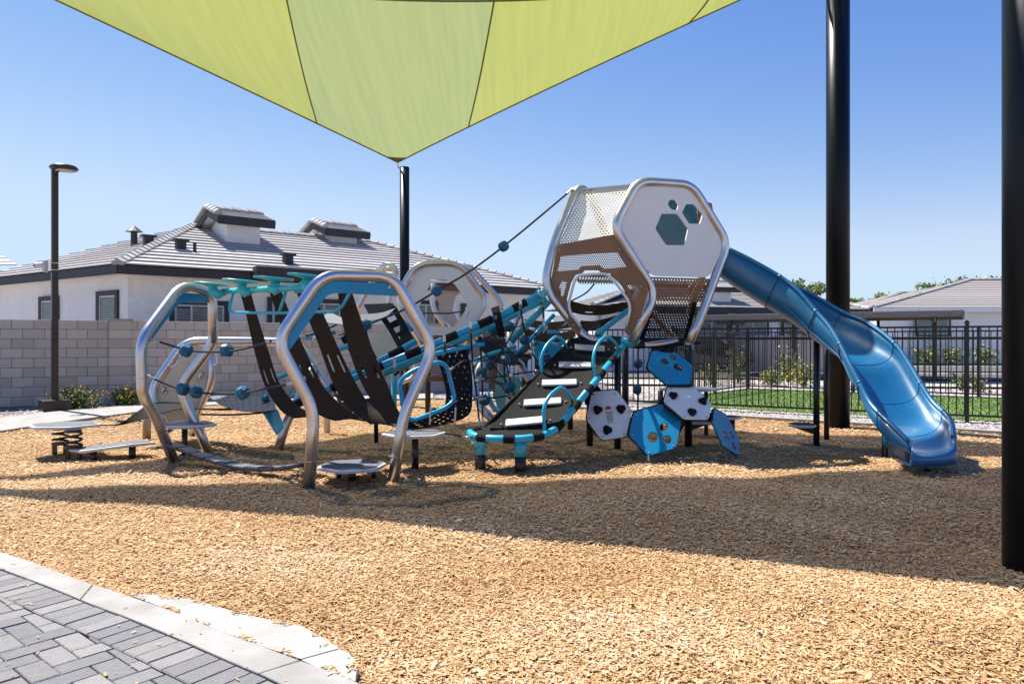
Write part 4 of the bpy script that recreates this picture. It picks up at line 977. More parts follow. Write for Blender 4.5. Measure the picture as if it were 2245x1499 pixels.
belts = [([(527, 640, 8.8), (540, 690, 8.8), (561, 780, 8.8), (583, 850, 8.8), (616, 900, 8.75), (645, 917, 8.7)], [(549, 640, 8.75), (563, 690, 8.75), (590, 775, 8.75), (613, 840, 8.8), (652, 888, 8.75), (700, 912, 8.6)]),
         ([(591, 640, 8.5), (612, 700, 8.5), (638, 775, 8.5), (665, 850, 8.5), (695, 905, 8.5), (733, 922, 8.4)], [(617, 640, 8.45), (640, 700, 8.45), (672, 775, 8.45), (705, 840, 8.5), (740, 880, 8.45), (790, 916, 8.35)]),
         ([(650, 640, 8.25), (672, 690, 8.25), (697, 750, 8.25), (726, 830, 8.25), (760, 890, 8.2), (812, 930, 8.1)], [(680, 640, 8.2), (709, 690, 8.2), (738, 755, 8.2), (775, 830, 8.25), (810, 885, 8.2), (862, 928, 8.0)]),
         ([(741, 640, 7.95), (750, 700, 7.95), (768, 775, 7.95), (793, 840, 7.95), (825, 895, 7.9), (850, 930, 7.85)], [(771, 640, 7.9), (793, 705, 7.9), (822, 780, 7.9), (848, 840, 7.9), (868, 890, 7.9), (892, 925, 7.8)])]
for i, (l, r) in enumerate(belts):
    h0 = (.47, .56) if i else (.48, .58)
    o = part('hanging_belt', ribbon([P(*p) for p in l], [P(*p) for p in r], 44, 19, slots(*h0)), M_['belt'], oc, thick=.012)
    e = P(*l[0]).lerp(P(*r[0]), .5); part('belt_bracket', box(e + Vector((0, -.012, .02)), ((P(*l[0]) - P(*r[0])).length + .01, .03, .07)), M_['aqua'], oc)
    bolts(o, [P(*l[0]).lerp(P(*r[0]), t) + Vector((0, -.03, .01)) for t in (.2, .5, .8)], r=.01)
# two rope lines with knobs between the loops
def L2(*a): return [P(*p) for p in a]
rope(oc, L2((330, 743, 8.2), (395, 763, 8.2), (440, 771, 8.1), (500, 770, 8.0), (545, 762, 7.7), (593, 748, 7.1)), .012, [P(408, 768, 8.15), P(497, 768, 8.05)], ks=1.02)
rope(oc, L2((320, 822, 8.2), (380, 848, 8.2), (440, 861, 8.0), (520, 862, 7.8), (580, 852, 7.5), (643, 840, 7.15)), .012, [P(401, 853, 8.15), P(430, 859, 8.1), P(532, 861, 7.75)], ks=1.0)
# plank bridge between the feet
pb_ = L2((371, 973, 8.5), (400, 981, 8.4), (430, 993, 8.3), (460, 1003, 8.15), (490, 1012, 8.0), (520, 1020, 7.85), (550, 1024, 7.7), (580, 1026, 7.6), (610, 1025, 7.5), (640, 1021, 7.4), (672, 1015, 7.3))
for s in (-1, 1): part('bridge_cable', tube([p + Vector((.035 * s, .055 * s, -.018)) for p in pb_], .010, n=6), M_['rope'], oc)
for a, b in zip(pb_[:-1], pb_[1:]): part('bridge_plank', bar(a.lerp(b, .06), b.lerp(a, .06), .16, .028), M_['platetop'], oc, bevel=.006)

# ---------- low loop with tan climbing wall ----------
cwl = thing('climbing_wall', 'tan climbing panel inside a low silver loop behind the left frames', 'climbing wall', G(400, 960))
part('loop', tube(L2((372, 948, 10.0), (326, 862, 10.0), (405, 747, 10.2), (590, 748, 10.2), (655, 750, 10.0), (724, 852, 9.8), (712, 880, 9.8)), .058, fr=.22, n=20), M_['steel'], cwl, smooth=True)
part('loop_leg', tube(L2((690, 800, 9.8), (655, 872, 9.7), (628, 925, 9.6), (608, 992, 9.57)), .058, fr=.25, n=20), M_['steel'], cwl, smooth=True)
part('loop_side', tube(L2((464, 748, 10.25), (464, 842, 10.25), (438, 892, 10.3), (420, 955, 10.3)), .05, fr=.2, n=18), M_['steel'], cwl, smooth=True)
pw = plane3([(340, 860, 10.05), (460, 760, 10.3), (440, 880, 10.3)])
part('panel', flat([rnd([(338, 862), (408, 762), (420, 757), (456, 757), (458, 848), (432, 892), (420, 930), (372, 930)], 6)], pw, .03), M_['tan'], cwl)
for x, y, r in ((422, 806, .05), (441, 822, .06), (360, 853, .05), (366, 860, .04)): part('hand_hold', box(pw(x, y) + Vector((0, -.03, 0)), (r, .04, r * 1.7), 0, Matrix.Rotation(.5, 3, 'Y')), M_['steel2'], cwl, bevel=.012)
for a in ([(396, 775), (388, 800), (372, 806)], [(466, 772), (476, 775), (476, 798), (466, 802)]): part('hand_rail', tube([P(x, y, 10.0) for x, y in a], .011, fr=.05, n=8), M_['steel'], cwl, smooth=True)
part('support_post', tube([G(322, 963), P(322, 908, F * H / (963 - CY))], .055, n=16), mat('tan_post', (.36, .27, .19), rough=.4), cwl, smooth=True)
tg = thing('belt_hammock', 'long twisted dark rubber strip slung low between the left pods and the steel loops', 'climbing strip', G(360, 940))
o = part('strip', ribbon(L2((219, 931, 9.4), (262, 928, 9.5), (300, 903, 9.7), (333, 884, 9.9), (390, 883, 9.9), (430, 893, 9.8), (480, 896, 9.6), (530, 892, 9.4)), L2((219, 933, 9.4), (262, 932, 9.5), (300, 922, 9.6), (330, 914, 9.6), (385, 898, 9.5), (430, 896, 9.5), (480, 899, 9.4), (530, 897, 9.2)), 40, 6), M_['rubber'], tg, thick=.01)
def dots(nu, nv, r=.3):
    def f(u, v):
        a = (u * nu) % 1 - .5; b = (v * nv + (.5 if int(u * nu) % 2 else 0)) % 1 - .5; return a * a + b * b < r * r and .08 < v < .92 and .04 < u < .96
    return f
o = part('perforated_sheet', ribbon(L2((455, 868, 9.9), (500, 868, 9.8), (560, 870, 9.6), (600, 872, 9.4)), L2((482, 886, 9.4), (515, 898, 9.2), (560, 903, 9.0), (606, 898, 8.9)), 46, 22, dots(11, 5, .16)), M_['platetop'], tg, thick=.01)
part('strip_rope', tube(crom(L2((441, 908, 9.3), (500, 909, 9.2), (560, 906, 9.2), (600, 900, 9.0)), 12), .012, n=8), M_['rope'], tg)
part('slanted_board', flat([rnd([(574, 900), (608, 898), (623, 935), (606, 952)], 2)], plane3([(574, 900, 9.3), (608, 898, 9.4), (606, 952, 8.9)]), .03), M_['cyan'], tg)
knob(tg, P(582, 873, 9.3), .7)

# ---------- stepping pods ----------
def pod(name, label, c, rx, ry, rz=0, post=None, th=.035, posts=None, rim=.1, wave=0, top='platetop'):
    t = thing(name, label, 'stepping pod', (c.x, c.y, 0), 'low stepping pods')
    def ring(k, z):
        out = []
        q = rnd([(math.cos(a) * rx * k, math.sin(a) * ry * k) for a in [i * math.pi / 3 for i in range(6)]], min(rx, ry) * .13)
        for x, y in q:
            X = c.x + x * math.cos(rz) - y * math.sin(rz); Y = c.y + x * math.sin(rz) + y * math.cos(rz); out.append(Vector((X, Y, c.z + z + wave * math.sin(x / rx * 2.2) * 1.0)))
        return out
    def loft(rs, cap0, cap1):
        V = sum(rs, []); n = len(rs[0]); Fc = [(i * n + j, i * n + (j + 1) % n, (i + 1) * n + (j + 1) % n, (i + 1) * n + j) for i in range(len(rs) - 1) for j in range(n)]
        if cap0: Fc.append(tuple(range(n))[::-1])
        if cap1: Fc.append(tuple((len(rs) - 1) * n + j for j in range(n)))
        return V, Fc
    part('plate', loft([ring(.9, -th), ring(.99, -th * .8), ring(1, -th * .4), ring(.99, 0), ring(.955, .004)], 1, 1), M_['plateside'], t)
    part('grip_top', loft([ring(1 - rim, .004), ring(1 - rim, .010)], 0, 1), M_[top], t)
    for p in (posts or []): part('post', tube([Vector((p[0], p[1], -.05)), Vector((p[0], p[1], c.z - th + (wave * math.sin((p[0] - c.x) / rx * 2.2)))) ], p[2], n=16), M_['black'], t, smooth=True)
    return t
c = P(143, 930, 9.15); sp = pod('spring_pod', 'pale hexagonal pod on two coil springs, leftmost of the pods', c, .44, .36, .12)
for i, (x, y) in enumerate(((132, 992), (162, 1000))):
    g_ = G(x, y); zt_ = c.z - .05; hel = [Vector((g_.x + .085 * math.cos(a), g_.y + .085 * math.sin(a), .13 + (zt_ - .13) * a / (2 * math.pi * 2.6))) for a in np.linspace(0, 2 * math.pi * 2.6, 60)]
    part('coil_spring', tube(hel, .014, n=8), M_['bronze'], sp, smooth=True)
    part('spring_base', tube([Vector((g_.x, g_.y, .10)), Vector((g_.x, g_.y, .13))], .095, n=20), M_['bronze'], sp)
    for a in (-.07, .07): part('leg', box((g_.x + a, g_.y, .04), (.035, .05, .14)), M_['black'], sp)
    part('top_mount', tube([Vector((g_.x, g_.y, zt_ - .02)), Vector((g_.x, g_.y, zt_ + .02))], .085, n=20), M_['bronze'], sp)
c = P(245, 974, 8.95); c.z -= .01
pod('board_pod', 'long pale wave shaped board on two short posts beside the spring pod', c, .52, .26, .12, posts=[(G(205, 1003).x, G(205, 1003).y, .04), (G(290, 1000).x, G(290, 1000).y, .04)], wave=.035)
pp = G(405, 997); c = P(407, 929, pp.y)
pod('round_pod', 'pale pod on a black post just behind the leaning leg of the far loop', c, .39, .33, .05, posts=[(pp.x, pp.y, .035)])
pp = G(910, 1025); c = P(908, 948, pp.y)
pod('round_pod', 'pale pod on a black post right behind the right leg of the front loop', c, .37, .36, .2, posts=[(pp.x, pp.y, .038)])
c = P(772, 1019, 7.45)
pod('round_pod', 'lowest pale pod with grey top between the feet of the front loop', c, .36, .38, .35, posts=[(c.x, c.y, .04), (c.x - .16, c.y + .1, .025), (c.x + .2, c.y + .12, .025)])
pp = Vector((P(1448, 0, 10.9).x, 10.9, 0)); c = P(1512, 851, 10.9)
pod('round_pod', 'white pod on a post behind the white climbing hexagon, highest of the pods', c, .46, .34, -.05, posts=[(pp.x, pp.y, .04), (P(1548, 0, 11).x, 11.0, .03)], top='plateside')
pp = G(1605, 940); c = P(1590, 913, pp.y)
pod('small_pod', 'small dark blue pod on a black post behind the sideways blue hexagon', c, .28, .22, -.1, posts=[(pp.x, pp.y, .045)], top='navy', rim=.06)
pp = G(1509, 978); c = P(1535, 922, pp.y + .1)
def wedge(t, c, pp, s): part('bracket', prism([(0, 0)], 0, 0) if 0 else ([Vector((c.x - s * .15, c.y - .02, c.z - .03)), Vector((pp.x, c.y - .02, c.z - .03)), Vector((pp.x, c.y - .02, c.z - .15)), Vector((c.x - s * .15, c.y + .02, c.z - .03)), Vector((pp.x, c.y + .02, c.z - .03)), Vector((pp.x, c.y + .02, c.z - .15))], [(0, 1, 2), (3, 5, 4), (0, 3, 4, 1), (1, 4, 5, 2), (2, 5, 3, 0)]), M_['black'], t)
t = pod('small_pod', 'dark blue bracketed step behind the lowest white hexagon edge', c, .26, .22, -.1, top='navy', rim=.06); wedge(t, c, pp, -1)
pp = G(1790, 975); c = P(1759, 930, pp.y)
t = pod('small_pod', 'small dark blue step bracketed to the slide support pole', c, .19, .2, -.1, top='navy', rim=.06); wedge(t, c, pp, 1)

# ---------- sloping ramp ----------
rp = thing('climbing_ramp', 'black rubber climbing ramp with silver steps and bright blue hoops', 'ramp', G(1095, 1026))
dk = ribbon([P(1074, 940, 8.1).lerp(P(1257, 742, 9.65), t) for t in (0, .25, .5, .75, 1)], [P(1236, 924, 8.0).lerp(P(1372, 752, 9.65), t) for t in (0, .25, .5, .75, 1)], 30, 12, bow=Vector((0, .02, -.03)))
part('deck', dk, M_['rubber'], rp, thick=.03)
pf = plane3([(1035, 940, 8.2), (1215, 942, 8.0), (1100, 968, 7.85)])
part('landing', flat([rnd([(1034, 946), (1040, 938), (1068, 934), (1100, 912), (1246, 902), (1214, 944), (1185, 956), (1120, 964), (1050, 961)], 8)], pf, .03), M_['rubber'], rp)
banded(rp, L2((1250, 906, 8.25), (1222, 938, 8.05), (1196, 954, 7.95), (1150, 962, 7.85), (1080, 962, 7.9), (1038, 956, 8.05), (1030, 948, 8.2)), .043, .19, .125, ('teal', 'rubber'), fr=.08, padr=1.12, name='front_rail')
banded(rp, [P(1236, 922, 8.02), P(1366, 760, 9.5)], .042, .24, .15, ('teal', 'rubber'), padr=1.2, name='side_rail')
part('side_rail', tube([P(1062, 940, 8.2), P(1252, 748, 9.6)], .030, n=14), M_['rubber'], rp, smooth=True)
dL, dL1, dR, dR1 = P(1074, 940, 8.1), P(1257, 742, 9.65), P(1236, 924, 8.0), P(1372, 752, 9.65)
for (x0, x1, y0, y1, Ya) in ((1116, 1192, 916, 931, 8.22), (1154, 1235, 874, 888, 8.5), (1192, 1268, 834, 845, 8.83), (1226, 1296, 796, 805, 9.15), (1258, 1334, 759, 767, 9.45)):
    yc = (y0 + y1) / 2 + 1
    t_ = min((abs((CY - F * (p.z - H) / p.y) - yc), t) for t in np.linspace(0, 1, 200) for p in [dL.lerp(dL1, t).lerp(dR.lerp(dR1, t), .45)])[1]
    a = dL.lerp(dL1, t_).lerp(dR.lerp(dR1, t_), .17); b = dL.lerp(dL1, t_).lerp(dR.lerp(dR1, t_), .72); nn = Vector((0, -.65, .76)) * .012
    part('step_board', bar(a + nn, b + nn, .12, .03, Vector((0, -.5, .85))), M_['silver'], rp, bevel=.01)
    bolts(rp, [a + nn + Vector((-.05, -.02, -.01)), b + nn + Vector((.05, -.02, -.01))], Vector((0, -.5, .85)), r=.014)
for q in ([(1194, 946, 7.98), (1191, 893, 8.0), (1205, 866, 8.1), (1228, 848, 8.25), (1243, 856, 8.35), (1260, 885, 8.42)], [(1306, 832, 8.8), (1299, 783, 8.8), (1310, 752, 8.95), (1328, 736, 9.1), (1342, 745, 9.2), (1362, 768, 9.42)],
          [(1189, 824, 9.0), (1184, 786, 9.0), (1198, 755, 9.1), (1220, 736, 9.25), (1232, 743, 9.3), (1244, 764, 9.45)]):
    part('hand_hoop', tube(L2(*q), .021, fr=.12, n=14), M_['teal'], rp, smooth=True)
for x, y in ((1053, 1026), (1141, 1031)):
    g_ = G(x, y); zt_ = H - (965 - CY) / F * g_.y if x > 1100 else H - (962 - CY) / F * g_.y
    q = part('leg', tube([Vector((g_.x, g_.y, -.05)), Vector((g_.x, g_.y, .175 if x < 1100 else .155))], .062, n=20), M_['steel2'], rp, smooth=True); q.data.materials[0] = M_['bronze']
    part('leg_sleeve', tube([Vector((g_.x, g_.y, .155)), Vector((g_.x, g_.y, zt_ + .01))], .067, n=20), M_['teal'], rp, smooth=True)
    if x < 1100: part('leg_flange', tube([Vector((g_.x, g_.y, .27)), Vector((g_.x, g_.y, .30))], .10, n=20), M_['mint'], rp)

# ---------- raised hexagon tower ----------
tw = thing('hexagon_tower', 'raised silver framed hexagon pod with white window panel and brown mesh sides', 'play tower', G(1351, 983))
WY = lambda x: 9.45 + (x - 1385) * .0022
Wp = lambda x, y: P(x, y, WY(x))
part('main_loop', tube([Wp(1386, 751), Wp(1437, 643), Wp(1345, 497), Wp(1397, 397), Wp(1516, 405), Wp(1595, 533), Wp(1538, 690), Wp(1510, 752)], .061, fr=.19, n=26), M_['steel'], tw, smooth=True)
VY = lambda x: 10.0 + (x - 1240) * .001
part('entry_loop', tube([P(1330, 752, 9.85), P(1283, 742, 9.9), P(1192, 630, 9.85), P(1214, 532, 9.9), P(1270, 404, 10.05), P(1300, 440, 10.3), P(1330, 520, 10.6)], .060, fr=.25, n=24), M_['steel'], tw, smooth=True)
part('back_loop', tube(L2((1480, 745, 10.9), (1395, 640, 11.0), (1370, 520, 11.0), (1415, 438, 11.0), (1500, 440, 11.0), (1562, 540, 10.95), (1510, 690, 10.9)), .058, fr=.25, n=20), M_['steel'], tw, smooth=True)
for p, q in ((P(1240, 709, 9.88), P(1246, 715, 9.88)), (Wp(1401, 705), Wp(1399, 712)), (Wp(1533, 706), Wp(1530, 714))): collar(tw, p, (q - p).normalized(), .0635)
wpl = plane3([(1400, 410, WY(1400)), (1580, 530, WY(1580)), (1440, 605, WY(1440))])
hx = [[(1449.5, 469), (1484, 469), (1508, 502), (1500, 538), (1459, 537.5), (1435.5, 502)], [(1503, 448), (1520, 448), (1540, 470), (1533.5, 491), (1509.5, 491), (1494, 467)], [(1468, 438), (1480, 438.5), (1486.5, 450), (1484, 461.5), (1471, 460), (1462.5, 448.5)]]
wo = rnd([(1356, 496), (1391, 424), (1403, 410), (1492, 408), (1530, 430), (1586, 523), (1580, 552), (1558, 602), (1545, 608), (1436, 605), (1418, 594), (1357, 510)], 7)
part('white_window_panel', flat([wo] + [rnd(h, 3) for h in hx], wpl, .025), M_['white'], tw)
ip = plane3([(1370, 450, 10.35), (1560, 450, 10.45), (1440, 600, 10.4)])
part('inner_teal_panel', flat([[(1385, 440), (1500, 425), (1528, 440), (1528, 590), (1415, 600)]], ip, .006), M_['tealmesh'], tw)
part('inner_brown_panel', flat([[(1529, 436), (1560, 446), (1580, 540), (1550, 600), (1529, 592)]], ip, .006), M_['brown'], tw)
up = plane3([(1272, 420, 10.05), (1392, 410, 9.55), (1228, 532, 9.92)])
part('perforated_roof_side', flat([[(1274, 421), (1390, 411), (1350, 493), (1349, 514), (1225, 536)]], up, .006), M_['holes'], tw)
part('roof_edge', bar(up(1270, 420) + Vector((0, .05, .03)), up(1394, 409) + Vector((0, .05, .03)), .12, .012), M_['steel'], tw)
part('roof_sheet', ([up(1270, 420) + Vector((0, 0, .02)), up(1394, 409) + Vector((0, 0, .02)), P(1500, 425, 10.9), P(1380, 430, 11)], [(0, 1, 2, 3)]), M_['steel2'], tw, thick=.01)
ep = plane3([(1215, 600, 9.85), (1350, 515, 9.5), (1395, 725, 9.5)])
out_ = [(1222, 537), (1346, 514), (1354, 524), (1419, 622), (1420, 642), (1404, 700), (1388, 742), (1370, 728), (1371, 714), (1383, 678), (1377, 650), (1362, 626), (1338, 600), (1317, 597), (1312, 593), (1282, 593), (1277, 599), (1262, 603), (1252, 620), (1243, 655), (1248, 690), (1274, 716), (1272, 732), (1252, 716), (1210, 648), (1207, 620)]
w1 = [(1229, 562), (1353, 553), (1373, 585), (1324, 589), (1314, 581), (1276, 583), (1266, 592), (1222, 595)]
w2 = [(1232, 616), (1243, 619), (1235, 650), (1226, 648), (1225, 632)]; w3 = [(1374, 625), (1400, 624), (1402, 640), (1394, 657), (1384, 658), (1384, 640)]
part('brown_entry_panel', flat([out_, w1, w2, w3], ep, .012), M_['brownfine'], tw)
eb = lambda x, y: ep(x, y) + Vector((0, .012, 0))
for q in (w1, w2, w3): part('mesh_window', flat([q], eb, .003), M_['brownmesh'], tw)
ed = lambda x, y: ep(x, y) + Vector((0, -.012, 0))
0 and part('entry_trim', join(*[tube([ed(*p) for p in r], .014, fr=.03, closed=c_, n=6) for r, c_ in ((w1, True), (w3, True), (out_[6:25], False))]), M_['brown'], tw)
bolts(tw, [ed(*p) for p in ((1226, 548), (1358, 546), (1208, 636), (1405, 628), (1399, 712), (1258, 713))], r=.012, m='clamp')
ew = lambda x, y: ep(x, y) + Vector((0, -.045, 0))
part('entry_hoop', tube([ew(*p) for p in ((1272, 716), (1248, 682), (1246, 665), (1262, 604), (1330, 600), (1350, 622), (1383, 668), (1372, 714))], .019, fr=.12, n=14), M_['white'], tw, smooth=True)
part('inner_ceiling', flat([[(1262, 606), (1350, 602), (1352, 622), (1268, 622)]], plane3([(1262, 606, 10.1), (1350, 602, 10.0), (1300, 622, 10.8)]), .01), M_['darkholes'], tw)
part('ceiling_rope', tube(crom(L2((1303, 622, 10.6), (1285, 642, 10.6), (1252, 660, 10.5)), 8), .012, n=6), M_['rope'], tw)
part('inner_belt', ribbon(L2((1250, 659, 10.6), (1290, 669, 10.6), (1335, 668, 10.6), (1378, 661, 10.6)), L2((1250, 684, 10.5), (1285, 690, 10.5), (1330, 689, 10.5), (1380, 676, 10.5)), 24, 10, slots(.3, .45)), M_['belt'], tw, thick=.012)
part('inner_belt', ribbon(L2((1272, 703, 10.4), (1300, 704, 10.4), (1330, 698, 10.4), (1376, 684, 10.4)), L2((1272, 722, 10.3), (1300, 722, 10.3), (1330, 713, 10.3), (1352, 697, 10.3)), 24, 8), M_['belt'], tw, thick=.012)
part('inner_brace', tube(L2((1378, 680, 10.3), (1308, 733, 10.0)), .04, n=14), M_['teal'], tw, smooth=True)
lo = plane3([(1430, 612, 9.55), (1556, 612, 9.85), (1480, 660, 9.75)])
part('lower_brown_panel', flat([[(1427, 607), (1557, 611), (1536, 663), (1432, 661)]], lo, .008), M_['brownholes'], tw)
lo2 = plane3([(1434, 663, 9.75), (1524, 663, 9.9), (1450, 740, 10.3)])
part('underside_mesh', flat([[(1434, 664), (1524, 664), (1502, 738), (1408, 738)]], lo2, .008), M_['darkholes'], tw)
part('side_gusset', flat([[(1427, 664), (1437, 664), (1412, 742), (1398, 742)]], plane3([(1427, 664, 9.7), (1437, 664, 9.7), (1400, 742, 10.1)]), .02), M_['rubber'], tw)
part('side_gusset', flat([[(1519, 664), (1528, 664), (1508, 742), (1499, 742)]], plane3([(1519, 664, 9.8), (1528, 664, 9.8), (1500, 742, 10.2)]), .02), M_['rubber'], tw)
part('floor', flat([[(1252, 744), (1300, 736), (1400, 742), (1510, 742), (1536, 752), (1400, 762), (1290, 752)]], plane3([(1252, 744, 9.9), (1510, 742, 10.4), (1400, 762, 9.55)]), .03), M_['rubber'], tw)
part('seat_lip', tube(crom(L2((1415, 757, 9.5), (1450, 754, 9.55), (1486, 746, 9.7)), 10), .018, n=10), M_['plateside'], tw, smooth=True)
part('seat_lip', tube(crom(L2((1413, 753, 9.6), (1445, 748, 9.6), (1482, 743, 9.75)), 10), .012, n=10), M_['steel2'], tw, smooth=True)
part('coupling', tube(L2((1363, 748, 9.6), (1386, 752, 9.55), (1396, 742, 9.5)), .065, fr=.05, n=16), M_['teal'], tw, smooth=True)
for x, y, xt, yt, r in ((1354, 983, 1354, 760, .045), (1293, 977, 1293, 800, .044), (1509, 979, 1509, 756, .05)):
    g_ = G(x, y); part('post', tube([g_, Vector((g_.x, g_.y, H - (yt - CY) / F * g_.y))], r, n=18), M_['black'], tw, smooth=True)
for x, Y, yt in ((1371, 10.9, 756), (1480, 11.3, 752), (1300, 11.2, 760)):
    p = P(x, yt, Y); part('post', tube([Vector((p.x, Y, 0)), p], .05, n=18), M_['black'], tw, smooth=True)
part('post_socket', tube([P(1510, 752, 9.72), P(1510, 766, 9.72)], .058, n=18), M_['steel2'], tw, smooth=True)

# ---------- hexagon panel climber ----------
hc = thing('hexagon_panel_climber', 'cluster of five blue and white hexagon climbing panels below the tower', 'climber', G(1421, 1008))
def hpanel(poly, Yp, m, holes=(), name='hexagon_panel', t=.022):
    f = plane3(Yp); back = lambda x, y: f(x, y) + Vector((0, .03, 0))
    o = part(name, flat([rnd(poly, 7)] + [rnd(h, 2) for h in holes], f, t), M_[m], hc)
    cx = sum(p[0] for p in poly) / len(poly); cy = sum(p[1] for p in poly) / len(poly)
    part('backing_frame', flat([rnd([(cx + (x - cx) * 1.03, cy + (y - cy) * 1.03) for x, y in poly], 6), rnd([(cx + (x - cx) * .82, cy + (y - cy) * .82) for x, y in poly], 6)[::-1]], back, .03), M_['rubber'], hc)
    bolts(o, [f(cx + (x - cx) * .86, cy + (y - cy) * .86) + Vector((0, -.013, 0)) for x, y in poly], r=.011, m='steel2')
    return o, f
P1 = [(1298, 860), (1351, 855), (1385, 901), (1373, 957), (1319, 965), (1285, 919)]
p1, q1 = hpanel(P1, [(1298, 860, 9.15), (1385, 901, 8.95), (1318, 965, 8.75)], 'white')
P2 = [(1389, 904), (1452, 886), (1494, 923), (1481, 982), (1421, 999), (1378, 954)]
hpanel(P2, [(1389, 904, 8.9), (1494, 923, 8.9), (1421, 998, 8.5)], 'blue', [hexa(1455.5, 937, 10.5, .5), hexa(1430.5, 959.5, 13, .1), hexa(1462, 964, 10.3, 0)])
P3 = [(1428, 770), (1476, 770), (1519, 803), (1513, 843), (1461, 843), (1418, 807)]
hpanel(P3, [(1428, 770, 9.5), (1519, 803, 9.4), (1461, 843, 9.15)], 'blue', [[(1449, 787), (1459, 786), (1467, 795), (1463, 800), (1452, 799), (1447, 793)], [(1469, 778), (1478, 779), (1483, 786), (1480, 791), (1470, 790), (1466, 784)], [(1477, 798), (1488, 798), (1497, 806), (1495, 814), (1485, 814), (1475, 806)]])
P4 = [(1464, 847), (1518, 848), (1560, 884), (1554, 919), (1499, 918), (1454, 881)]
p4, q4 = hpanel(P4, [(1464, 847, 9.2), (1560, 884, 9.0), (1499, 918, 8.8)], 'white')
P5 = [(1564, 895), (1591, 910), (1620, 964), (1619, 999), (1587, 978), (1562, 924)]
hpanel(P5, [(1564, 895, 9.0), (1591, 910, 9.25), (1619, 999, 8.8)], 'blue', [[(1584, 945), (1590, 949), (1597, 963), (1596, 968), (1589, 964), (1584, 953)], [(1598, 945), (1602, 948), (1608, 958), (1607, 965), (1601, 960), (1597, 950)], [(1603, 968), (1608, 971), (1613, 982), (1612, 988), (1606, 984), (1602, 975)]])
def hold(par, f, x, y, s=.055, rot=0):
    c = f(x, y) + Vector((0, -.012, 0)); pts = []
    for k in range(3):
        a = rot + k * 2.094; pts += [c + Vector((math.cos(a + d) * s * r, -h, math.sin(a + d) * s * r)) for d, r, h in ((-.35, 1, 0), (.35, 1, 0), (-.25, .85, .05), (.25, .85, .05), (0, .45, .07))]
    part('climbing_hold', hull(pts), M_['rubber'], par, bevel=.006)
for x, y, r in ((1310, 898, .2), (1361, 896, .5), (1331, 942, 0)): hold(p1, q1, x, y, .066, r)
for x, y, r in ((1475, 867, .4), (1540, 879, .9), (1516, 903, .3)): hold(p4, q4, x, y, .062, r)
# instruction sticker
sf = lambda x, y: q1(x, y) + Vector((0, -.0135, 0)); sf2 = lambda x, y: q1(x, y) + Vector((0, -.0165, 0))
st = rnd([(1325, 895), (1331, 888.5), (1340, 892), (1346, 916), (1345, 926), (1340, 930), (1332, 924), (1328, 912)], 4)
part('safety_sticker', flat([st], sf, .002), M_['paper'], p1)
part('sticker_red_cap', flat([[(1326, 894), (1331, 889), (1336.5, 890), (1340, 894), (1339.5, 895.5), (1326, 897)]], sf2, .002), M_['red'], p1)
part('sticker_orange_band', flat([[(1327.5, 903), (1342, 902), (1342.5, 905), (1328, 906)]], sf2, .002), M_['orange'], p1)
tc_ = bpy.data.curves.new('warning_text', 'FONT'); tc_.body = 'WARNING'; tc_.size = .017; tc_.align_x = 'CENTER'; tc_.align_y = 'CENTER'
to = bpy.data.objects.new('t', tc_); dg = bpy.context.evaluated_depsgraph_get(); col.objects.link(to); dg.update()
tm = bpy.data.meshes.new_from_object(to.evaluated_get(bpy.context.evaluated_depsgraph_get())); bpy.data.objects.remove(to)
tm.name = 'warning_text'; tm.materials.clear(); tm.materials.append(M_['print'])
o = bpy.data.objects.new('warning_text', tm); col.objects.link(o); o.parent = p1; ORG[o] = ORG[p1]
xa = (q1(1345, 903) - q1(1326, 904)).normalized(); ya = (q1(1335, 895) - q1(1335, 915)).normalized(); za = xa.cross(ya).normalized(); ya = za.cross(xa)
o.matrix_local = Matrix.Translation(q1(1335.2, 904) + Vector((0, -.019, 0)) - ORG[p1]) @ Matrix((xa, ya, za)).transposed().to_4x4()
part('sticker_lines', join(*[flat([[(1329.5 + k * .35, 909 + k * 3), (1342.5 + k * .25, 908 + k * 3), (1342.6 + k * .25, 909.2 + k * 3), (1329.7 + k * .35, 910.2 + k * 3)]], sf2, .001) for k in range(6)]), M_['print'], p1)
part('foot_rod', tube([P(1421, 994, 8.52), G(1421, 1011)], .012, n=8), M_['clamp'], hc)
for a, b in (((1380, 915, 8.93), (1372, 950, 8.85)), ((1456, 889, 8.95), (1497, 919, 8.85)), ((1560, 905, 9.0), (1557, 922, 8.95)), ((1462, 846, 9.2), (1514, 846, 9.2))): part('link_strap', bar(P(*a), P(*b), .09, .02), M_['rubber'], hc)
part('top_strap', flat([[(1424, 758), (1480, 758), (1476, 772), (1430, 772)]], plane3([(1424, 758, 9.6), (1480, 758, 9.6), (1450, 772, 9.5)]), .02), M_['rubber'], hc)
part('side_strap', flat([[(1303, 838), (1324, 862), (1296, 866), (1288, 890), (1278, 868)]], plane3([(1303, 838, 9.3), (1324, 862, 9.15), (1278, 868, 9.1)]), .02), M_['rubber'], hc)
part('rear_brace', tube(L2((1499, 925, 9.0), (1475, 965, 9.5), (1455, 990, 9.6)), .03, n=10), M_['black'], hc)

# knotted rope lines hanging behind
kr = thing('knotted_rope', 'vertical rope with two blue knobs hanging beside the blue hexagon panels', 'rope', G(1398, 925))
rope(kr, [P(1399, 756, 10.6), P(1398, 905, 10.6)], .012, [P(1399, 797, 10.6), P(1397, 854, 10.6)], clamps=False, ks=.95)
kr = thing('knotted_rope', 'vertical rope with blue knobs half hidden behind the upper ramp', 'rope', G(1198, 905))
rope(kr, [P(1197, 720, 10.5), P(1198, 860, 10.5)], .012, [P(1199, 783, 10.4), P(1188, 722, 10.5)], clamps=False, ks=.95)

